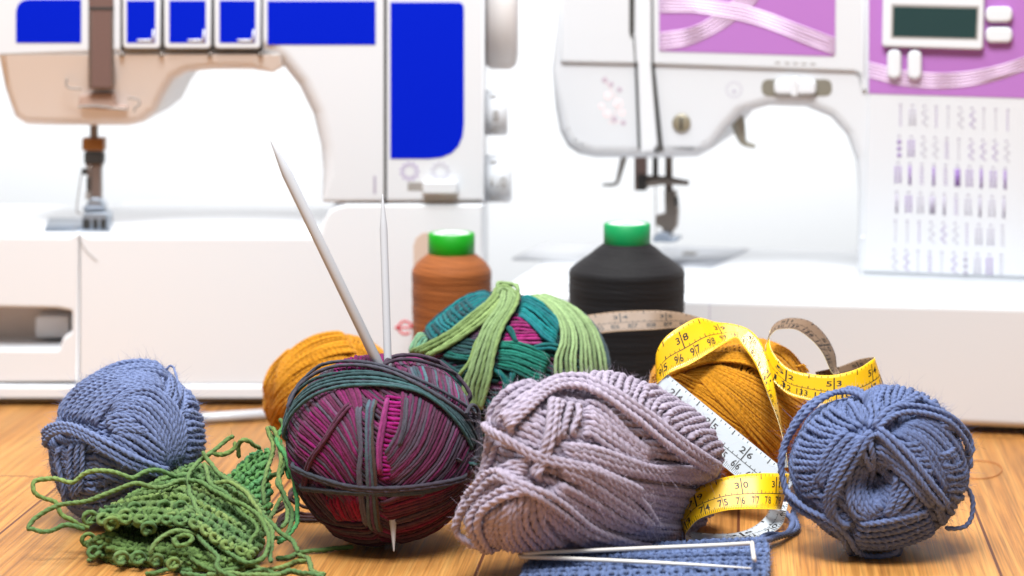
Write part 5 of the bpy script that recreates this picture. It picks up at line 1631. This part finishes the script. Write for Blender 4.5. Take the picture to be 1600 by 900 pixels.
def knit(st, f, r, col, st_w, row_h, kw, garter=True, bump=0.55, jit=0.06, lining=True):
    """rows of interlocking loops over the surface"""
    nr = max(2, int(round(f.lw / row_h)))
    ns = max(3, int(round(f.lu / st_w)))
    for k in range(nr):
        t = np.linspace(0, ns, ns * 16 + 1)
        ph = 2 * np.pi * t
        off = RNG.normal() * 0.15
        x = t + 0.26 * np.sin(2 * ph) + off
        wob = 0.12 * np.sin(t * 0.9 + RNG.random() * 6)
        y = (k + 0.5) + 0.4 * np.cos(ph) * -1 + wob
        z = (np.cos(2 * ph) * -0.5 + (0.5 if garter and k % 2 else 0.1)) * bump
        P, N = f((x + 0.1 * np.sin(t * 1.7 + k)) / ns, y / nr)
        P = P + N * (z * 2 * r)[:, None]
        P = P + RNG.normal(size=(1, 3)) * r * 0.1
        c = np.broadcast_to(col(len(P)) if callable(col) else col, (len(P), 3)) * (1 + RNG.normal() * jit)
        QN = resample(np.hstack([P, N, c]), step=max(0.05, r * 0.75))
        st.add(QN[:, :3], unit(QN[:, 3:6]), r, QN[:, 6:9], **kw)
    if lining:                                                # the cloth below the loops
        D = f.D - f.N * r * 1.2
        a, b_ = D.shape[:2]
        i = np.arange(a - 1)[:, None] * b_
        j = np.arange(b_ - 1)[None]
        c = col(4)[0] if callable(col) else col
        st.raw(D.reshape(-1, 3), np.stack([i + j, i + j + 1, i + b_ + j + 1, i + b_ + j], -1).reshape(-1, 4), np.asarray(c) * 0.8)


def pd(z, pts, d):
    d = np.broadcast_to(np.asarray(d, float), (len(pts),))
    return np.array([pix(*z([p])[0], q) for p, q in zip(pts, d)])


# ---- green knitting with its ravelled ends
Z8 = crop(120, 640, 3.461)
G1, G2, G3 = (108, 134, 72), (132, 154, 90), (90, 124, 76)
gcol = shades(G1, G2, G3, G1)
gkw = dict(ply=3, pitch=1.15, K=9, depth=0.3)
st = Strands()
GR = 0.138
# upper layer: live loops in front, a fold at the back
f = surface([pd(Z8, [(60, 590), (250, 600), (440, 605), (640, 630), (780, 730), (950, 800)], (120.6, 120.2, 119.9, 119.6, 119.2, 119.0)),
             pd(Z8, [(200, 540), (370, 500), (560, 500), (740, 570), (880, 650), (1000, 740)], (122.8, 122.8, 122.6, 122.0, 121.4, 121)),
             pd(Z8, [(330, 470), (470, 405), (620, 380), (790, 440), (920, 540), (1010, 660)], (124.2, 124.4, 124.4, 124, 123.2, 122.6)),
             pd(Z8, [(450, 425), (560, 350), (680, 310), (820, 390), (940, 490), (1015, 600)], (125.6, 126, 126.2, 125.6, 124.8, 124))])
knit(st, f, 0.15, gcol, 0.62, 0.37, gkw, bump=0.95)
# lower layer on the table
f = surface([np.array([gp(*Z8([p])[0], h) for p, h in zip([(60, 720), (110, 790), (230, 830), (400, 825), (560, 850), (720, 870), (900, 850)], (.3, .15, .15, .2, .15, .15, .15))]),
             pd(Z8, [(130, 680), (220, 740), (330, 770), (460, 770), (600, 790), (760, 830), (930, 810)], (120.8, 120.6, 120.4, 120.2, 119.8, 119.2, 119.2)),
             pd(Z8, [(210, 620), (300, 670), (420, 690), (540, 690), (660, 720), (800, 770), (960, 780)], (123.6, 123.4, 123.2, 122.8, 122, 121.2, 120.6)),
             pd(Z8, [(260, 575), (360, 590), (480, 590), (600, 610), (740, 680), (880, 740), (980, 760)], (126.6, 126.4, 126.2, 125.6, 124.6, 123.6, 122.8))])
knit(st, f, 0.15, shades((94, 122, 64), (108, 136, 76)), 0.62, 0.37, gkw, bump=0.95)
# rolled end of the piece, standing behind
f = surface([pd(Z8, [(800, 380), (880, 300), (960, 230), (1040, 215)], (127.5, 128.2, 128.8, 129.2)),
             pd(Z8, [(840, 420), (910, 350), (980, 290), (1045, 270)], (126.6, 127.2, 127.8, 128.3)),
             pd(Z8, [(880, 470), (940, 420), (1000, 380), (1045, 360)], (126.2, 126.7, 127.2, 127.7)),
             pd(Z8, [(930, 540), (970, 510), (1010, 490), (1040, 470)], (125.8, 126.3, 126.8, 127.2)),
             pd(Z8, [(960, 600), (990, 590), (1020, 580), (1040, 565)], (125.6, 126.0, 126.4, 126.8))])
knit(st, f, 0.125, shades((84, 134, 84), (100, 150, 84), (70, 130, 92)), 0.6, 0.36, gkw, bump=0.9)


def loose(pts, r=GR, col=None, hs=None, ds=None, z=Z8, floor=None):
    if hs is not None:
        P = np.array([gp(*z([p])[0], h) for p, h in zip(pts, np.broadcast_to(hs, (len(pts),)))])
    else:
        P = pd(z, pts, ds)
    P = resample(spline(P), step=0.09)
    if len(P) > 20:
        s_ = np.arange(len(P)) * 0.09
        P += np.stack([(np.sin(s_ * 1.9 + k_ * 2 + RNG.random() * 6) * 0.045 + np.sin(s_ * 4.3 + RNG.random() * 6) * 0.025) for k_ in range(3)], 1)
    P[:, 2] = np.maximum(P[:, 2], r)
    c = (col or gcol)(len(P))
    st.add(P, None, r, c * (1 + RNG.normal() * 0.05), **gkw)


def curl(u, v, d, R, tilt=0.0, turns=1.1):
    """a dropped stitch: one small open loop"""
    c0 = pix(*Z8([(u, v)])[0], d)
    a = np.linspace(-2.2, -2.2 + turns * 2 * np.pi, 26)
    k = d / FPX / 3.461
    w = np.array([math.cos(tilt), 0.25, math.sin(tilt)])
    P = c0 + (np.cos(a) * R * k)[:, None] * w + (np.sin(a) * R * k)[:, None] * np.array([-math.sin(tilt), -0.35, math.cos(tilt)]) + np.linspace(0.25, -0.25, 26)[:, None] * np.array([0, 1.0, 0])
    P = np.vstack([P[0] + [(0.15), 0.8, 0.1], P, P[-1] + [0.2, 0.9, 0.05]])
    P = resample(spline(P, 4), step=0.06)
    P[:, 2] = np.maximum(P[:, 2], GR)
    st.add(P, None, GR * 0.95, gcol(len(P)), **gkw)


random.seed(11)
for u, v, R, tl in ((70, 582, 30, .3), (190, 612, 32, -.2), (262, 575, 30, .5), (390, 640, 32, -.5), (420, 565, 30, .2), (515, 590, 32, 0), (600, 580, 30, .6), (340, 600, 24, .8), (470, 520, 24, .4), (310, 530, 24, .3), (140, 590, 22, 1.0), (560, 520, 22, .2)):
    curl(u, v, 119.9 + (640 - v) * 0.012, R, tl)
for u, v, R, tl in ((60, 700, 28, .6), (150, 760, 28, -.3), (240, 800, 30, .2), (330, 800, 28, .7), (430, 810, 26, 0), (90, 770, 24, 1.2), (520, 830, 24, .5)):
    curl(u, v, gd(640 + (v + 15) / 3.461, 0.5) - .2, R, tl)
# short ends at the lower left
loose([(140, 770), (100, 790), (70, 815), (60, 812)], hs=(.6, .3, .13, .13))
loose([(260, 790), (225, 820), (215, 840)], hs=(.6, .3, .13))
# the two long loops that lie across the blue ball
ZB = crop(30, 640, 3.46)
dbl = bl.d0
loose([(900, 350), (820, 350), (740, 330), (680, 340), (620, 365), (560, 350), (440, 330), (360, 350), (300, 385), (240, 385), (180, 370), (110, 382), (80, 405), (90, 450), (140, 480), (190, 500), (215, 540), (240, 575), (300, 610), (380, 640)],
      ds=(124.6, 124.2, 123.6, 123.0, 122.6, 122.4, 122.2, 122.2, 122.3, 122.4, 122.6, 122.6, 122.4, 122.2, 122.4, 122.4, 122.4, 122.4, 122.2, 121.8), z=ZB)
loose([(1040, 430), (1000, 400), (940, 380), (880, 380), (800, 415), (740, 425), (680, 400), (630, 395), (540, 430), (440, 470), (340, 495), (240, 510), (190, 530), (130, 560), (75, 595), (50, 640), (80, 640), (130, 655), (180, 655), (240, 630), (290, 630), (350, 650)],
      ds=(123.0, 123.4, 123.8, 123.6, 122.8, 122.2, 121.8, 121.6, 121.4, 121.3, 121.4, 121.5, 121.5, 121.4, 121.2, 121.0, 121.0, 120.9, 121.0, 121.0, 121.0, 121.2), z=ZB)
# strands over the top layer
TOP = lambda pts, d0, d1: np.linspace(d0, d1, len(pts))
p = [(850, 150), (830, 150), (780, 185), (720, 230), (660, 290), (610, 350), (600, 400), (615, 460), (650, 530), (668, 590), (655, 660)]
loose(p, ds=(125.5, 125.6, 125.4, 125, 124.6, 123.8, 123.4, 122.6, 121.6, 120.8, 120.2))
p = [(855, 170), (858, 205), (820, 240), (770, 252), (725, 232)]
loose(p, ds=(125.5, 125.4, 125.2, 125.2, 125))
p = [(870, 265), (878, 200), (900, 165), (935, 165), (965, 195), (985, 215)]
loose(p, ds=(127.6, 127.4, 127.2, 127.4, 127.8, 128.4))
p = [(680, 225), (700, 270), (760, 330), (820, 385), (900, 430), (950, 490), (980, 540), (1040, 600), (1080, 650), (1150, 695), (1190, 740), (1205, 770)]
loose(p, ds=(124.6, 124.4, 124, 123.6, 123.2, 122.6, 122, 121.4, 120.8, 120.4, 119.8, 119.5))
p = [(690, 290), (710, 350), (740, 410), (800, 450), (840, 500), (900, 560), (960, 610), (975, 650), (940, 720), (960, 760)]
loose(p, ds=(124.4, 123.8, 123, 122.6, 122, 121.4, 120.8, 120.4, 119.8, 119.6))
p = [(600, 385), (680, 400), (760, 440), (830, 490), (920, 530), (980, 560), (1010, 620), (1035, 690), (1030, 780), (990, 810), (900, 820), (820, 780), (740, 710), (680, 670)]
loose(p, ds=(123.2, 122.9, 122.4, 121.8, 121.3, 120.8, 120.2, 119.6, 118.8, 118.4, 118.6, 119, 119.6, 120))
p = [(750, 400), (830, 400), (900, 440), (960, 500), (1000, 570), (1050, 660), (1055, 740), (1050, 830)]
loose(p, ds=(123.2, 123.2, 122.8, 122.2, 121.6, 120.8, 119.8, 118.6))
p = [(650, 665), (560, 655), (480, 680), (430, 730), (395, 780)]
loose(p, ds=(119.9, 119.6, 119.2, 118.9, 118.7))
p = [(520, 700), (590, 680), (628, 690), (600, 720), (540, 735), (520, 700), (540, 740)]
loose(p, ds=(119.5, 119.1, 119, 118.8, 118.8, 119, 119))
p = [(655, 660), (700, 740), (760, 800), (765, 850), (820, 890), (850, 910)]
loose(p, ds=(120, 119, 118.1, 117.5, 117, 116.8))
# on the table in front
loose([(370, 890), (440, 885), (520, 868), (620, 868), (740, 862), (880, 840), (960, 850), (1050, 872), (1120, 850), (1180, 822), (1246, 818)], hs=.13)
loose([(560, 880), (650, 900), (760, 905), (900, 895), (1000, 870), (1080, 890), (1160, 870), (1246, 890), (1330, 905)], hs=.14)
loose([(700, 900), (850, 880), (960, 900), (1100, 895)], hs=.3)
loose([(600, 800), (680, 840), (760, 870), (860, 860), (980, 840)], hs=(.7, .5, .3, .3, .2))
loose([(1070, 805), (1140, 800), (1200, 775), (1250, 770), (1320, 765), (1420, 750), (1500, 742)], hs=.13)
loose([(1200, 775), (1250, 800), (1260, 850), (1290, 880), (1350, 890)], hs=(.25, .2, .14, .13, .13))
# the hank that hangs beside the plum ball
p0 = [(1030, 90), (1045, 130), (1060, 190), (1045, 270), (1025, 330), (1015, 420), (1010, 520)]
loose(p0, ds=(127, 126.8, 126.4, 126, 125.6, 125.2, 124.8))
loose([(1100, 50), (1115, 100), (1080, 130), (1060, 105), (1035, 95)], ds=(126.8, 126.6, 126.4, 126.6, 127))
loose([(1130, 70), (1095, 130), (1085, 170), (1120, 240), (1150, 320), (1185, 420), (1192, 520), (1185, 610), (1150, 680), (1090, 730)], ds=(126.6, 126.3, 126, 125.4, 124.8, 124.2, 123.4, 122.6, 121.8, 121), col=shades((70, 142, 82), (84, 150, 90)))
loose([(1060, 100), (1090, 180), (1110, 260), (1095, 350), (1100, 430), (1140, 520), (1140, 600), (1100, 640)], ds=(126.6, 126, 125.4, 124.9, 124.3, 123.5, 122.6, 122))
loose([(1040, 120), (1100, 200), (1130, 260), (1110, 330), (1090, 400), (1120, 470), (1160, 540), (1165, 620), (1120, 690), (1060, 700)], ds=(126.8, 126.2, 125.6, 125, 124.4, 123.8, 123.2, 122.4, 121.6, 121.2))
loose([(1110, 480), (1080, 540), (1060, 560), (1030, 600)], ds=(124, 123.4, 123, 122.6), col=shades((96, 120, 70), (84, 104, 62)))
loose([(1040, 360), (1080, 350), (1120, 345)], ds=(126.8, 126.6, 126.4))
loose([(1090, 160), (1120, 300), (1140, 330), (1150, 380)], ds=(126.4, 125.8, 125.4, 125), col=shades((70, 142, 82), (84, 150, 90)))
st.fuzz(26000, 0.2, 0.007)
org = np.array([*gp(300, 880)[:2], 0])
o = link('knitting', st.mesh('knitting', Y_COTTON, org, 0.015), None, org)
tag(o, 'crumpled green knitted piece with ravelled loops and trailing ends, at the front left', 'knitting')

# ---- blue knitting under the stitch holder
st = Strands()
bcol = np.array(lin(94, 110, 148))
f = surface([np.array([gp(u_, v_, h) for u_, v_, h in ((1196, 846, .5), (1120, 850, .62), (1000, 857, .62), (900, 864, .5), (838, 872, .12))]),
             np.array([gp(u_, v_, h) for u_, v_, h in ((1198, 862, .75), (1120, 864, .85), (1000, 869, .85), (900, 876, .75), (824, 884, .45))]),
             np.array([gp(u_, v_, h) for u_, v_, h in ((1198, 884, .75), (1120, 884, .9), (1000, 889, .9), (900, 894, .8), (818, 898, .5))]),
             np.array([gp(u_, v_, h) for u_, v_, h in ((1194, 915, .7), (1120, 920, .85), (1000, 925, .85), (900, 928, .75), (812, 925, .45))])])
knit(st, f, 0.135, bcol, 0.62, 0.40, dict(ply=3, pitch=1.2, K=9, depth=0.24), bump=0.95, jit=0.1)
# its thick right and left edges
for side in (0, 1):
    e = f.D[:, 0 if side == 0 else -1]
    for k in range(3):
        P = e - np.array([0, 0, 0.02 + 0.24 * k])
        P = resample(P, step=0.1)
        P[:, 2] = np.maximum(P[:, 2], 0.13)
        P[:, 0] += 0.06 * np.sin(np.arange(len(P)) * 0.8 + k)
        st.add(P, None, 0.14, bcol, ply=3, pitch=1.2, K=9, depth=0.24)
e = f.D[0]
for k in range(2):
    P = resample(e - np.array([0, -0.02, 0.16 + 0.22 * k]), step=0.1)
    P[:, 2] = np.maximum(P[:, 2], 0.13)
    st.add(P, None, 0.14, bcol, ply=3, pitch=1.2, K=9, depth=0.24)
st.fuzz(22000, 0.26, 0.009)
org = np.array([*gp(1000, 895)[:2], 0])
o = link('knitting', st.mesh('knitting', Y_WOOL, org, 0.015), None, org)
tag(o, 'flat blue knitted piece at the front edge, under the stitch holder', 'knitting')

# ---- a fine loose thread on the table at the far right
q = [gp(u, v, 0.03) for u, v in ((1504, 722), (1530, 720), (1556, 724), (1566, 734), (1555, 744), (1530, 748), (1508, 746))]
org = np.array([*gp(1540, 735)[:2], 0])
o = rod('loose_thread', [p - org for p in q], 0.03, mat('brown_thread', lin(170, 104, 56), 0.8), None, K=6, loc=org)
tag(o, 'fine brown loose thread curled on the bare table beside the right blue ball', 'thread')
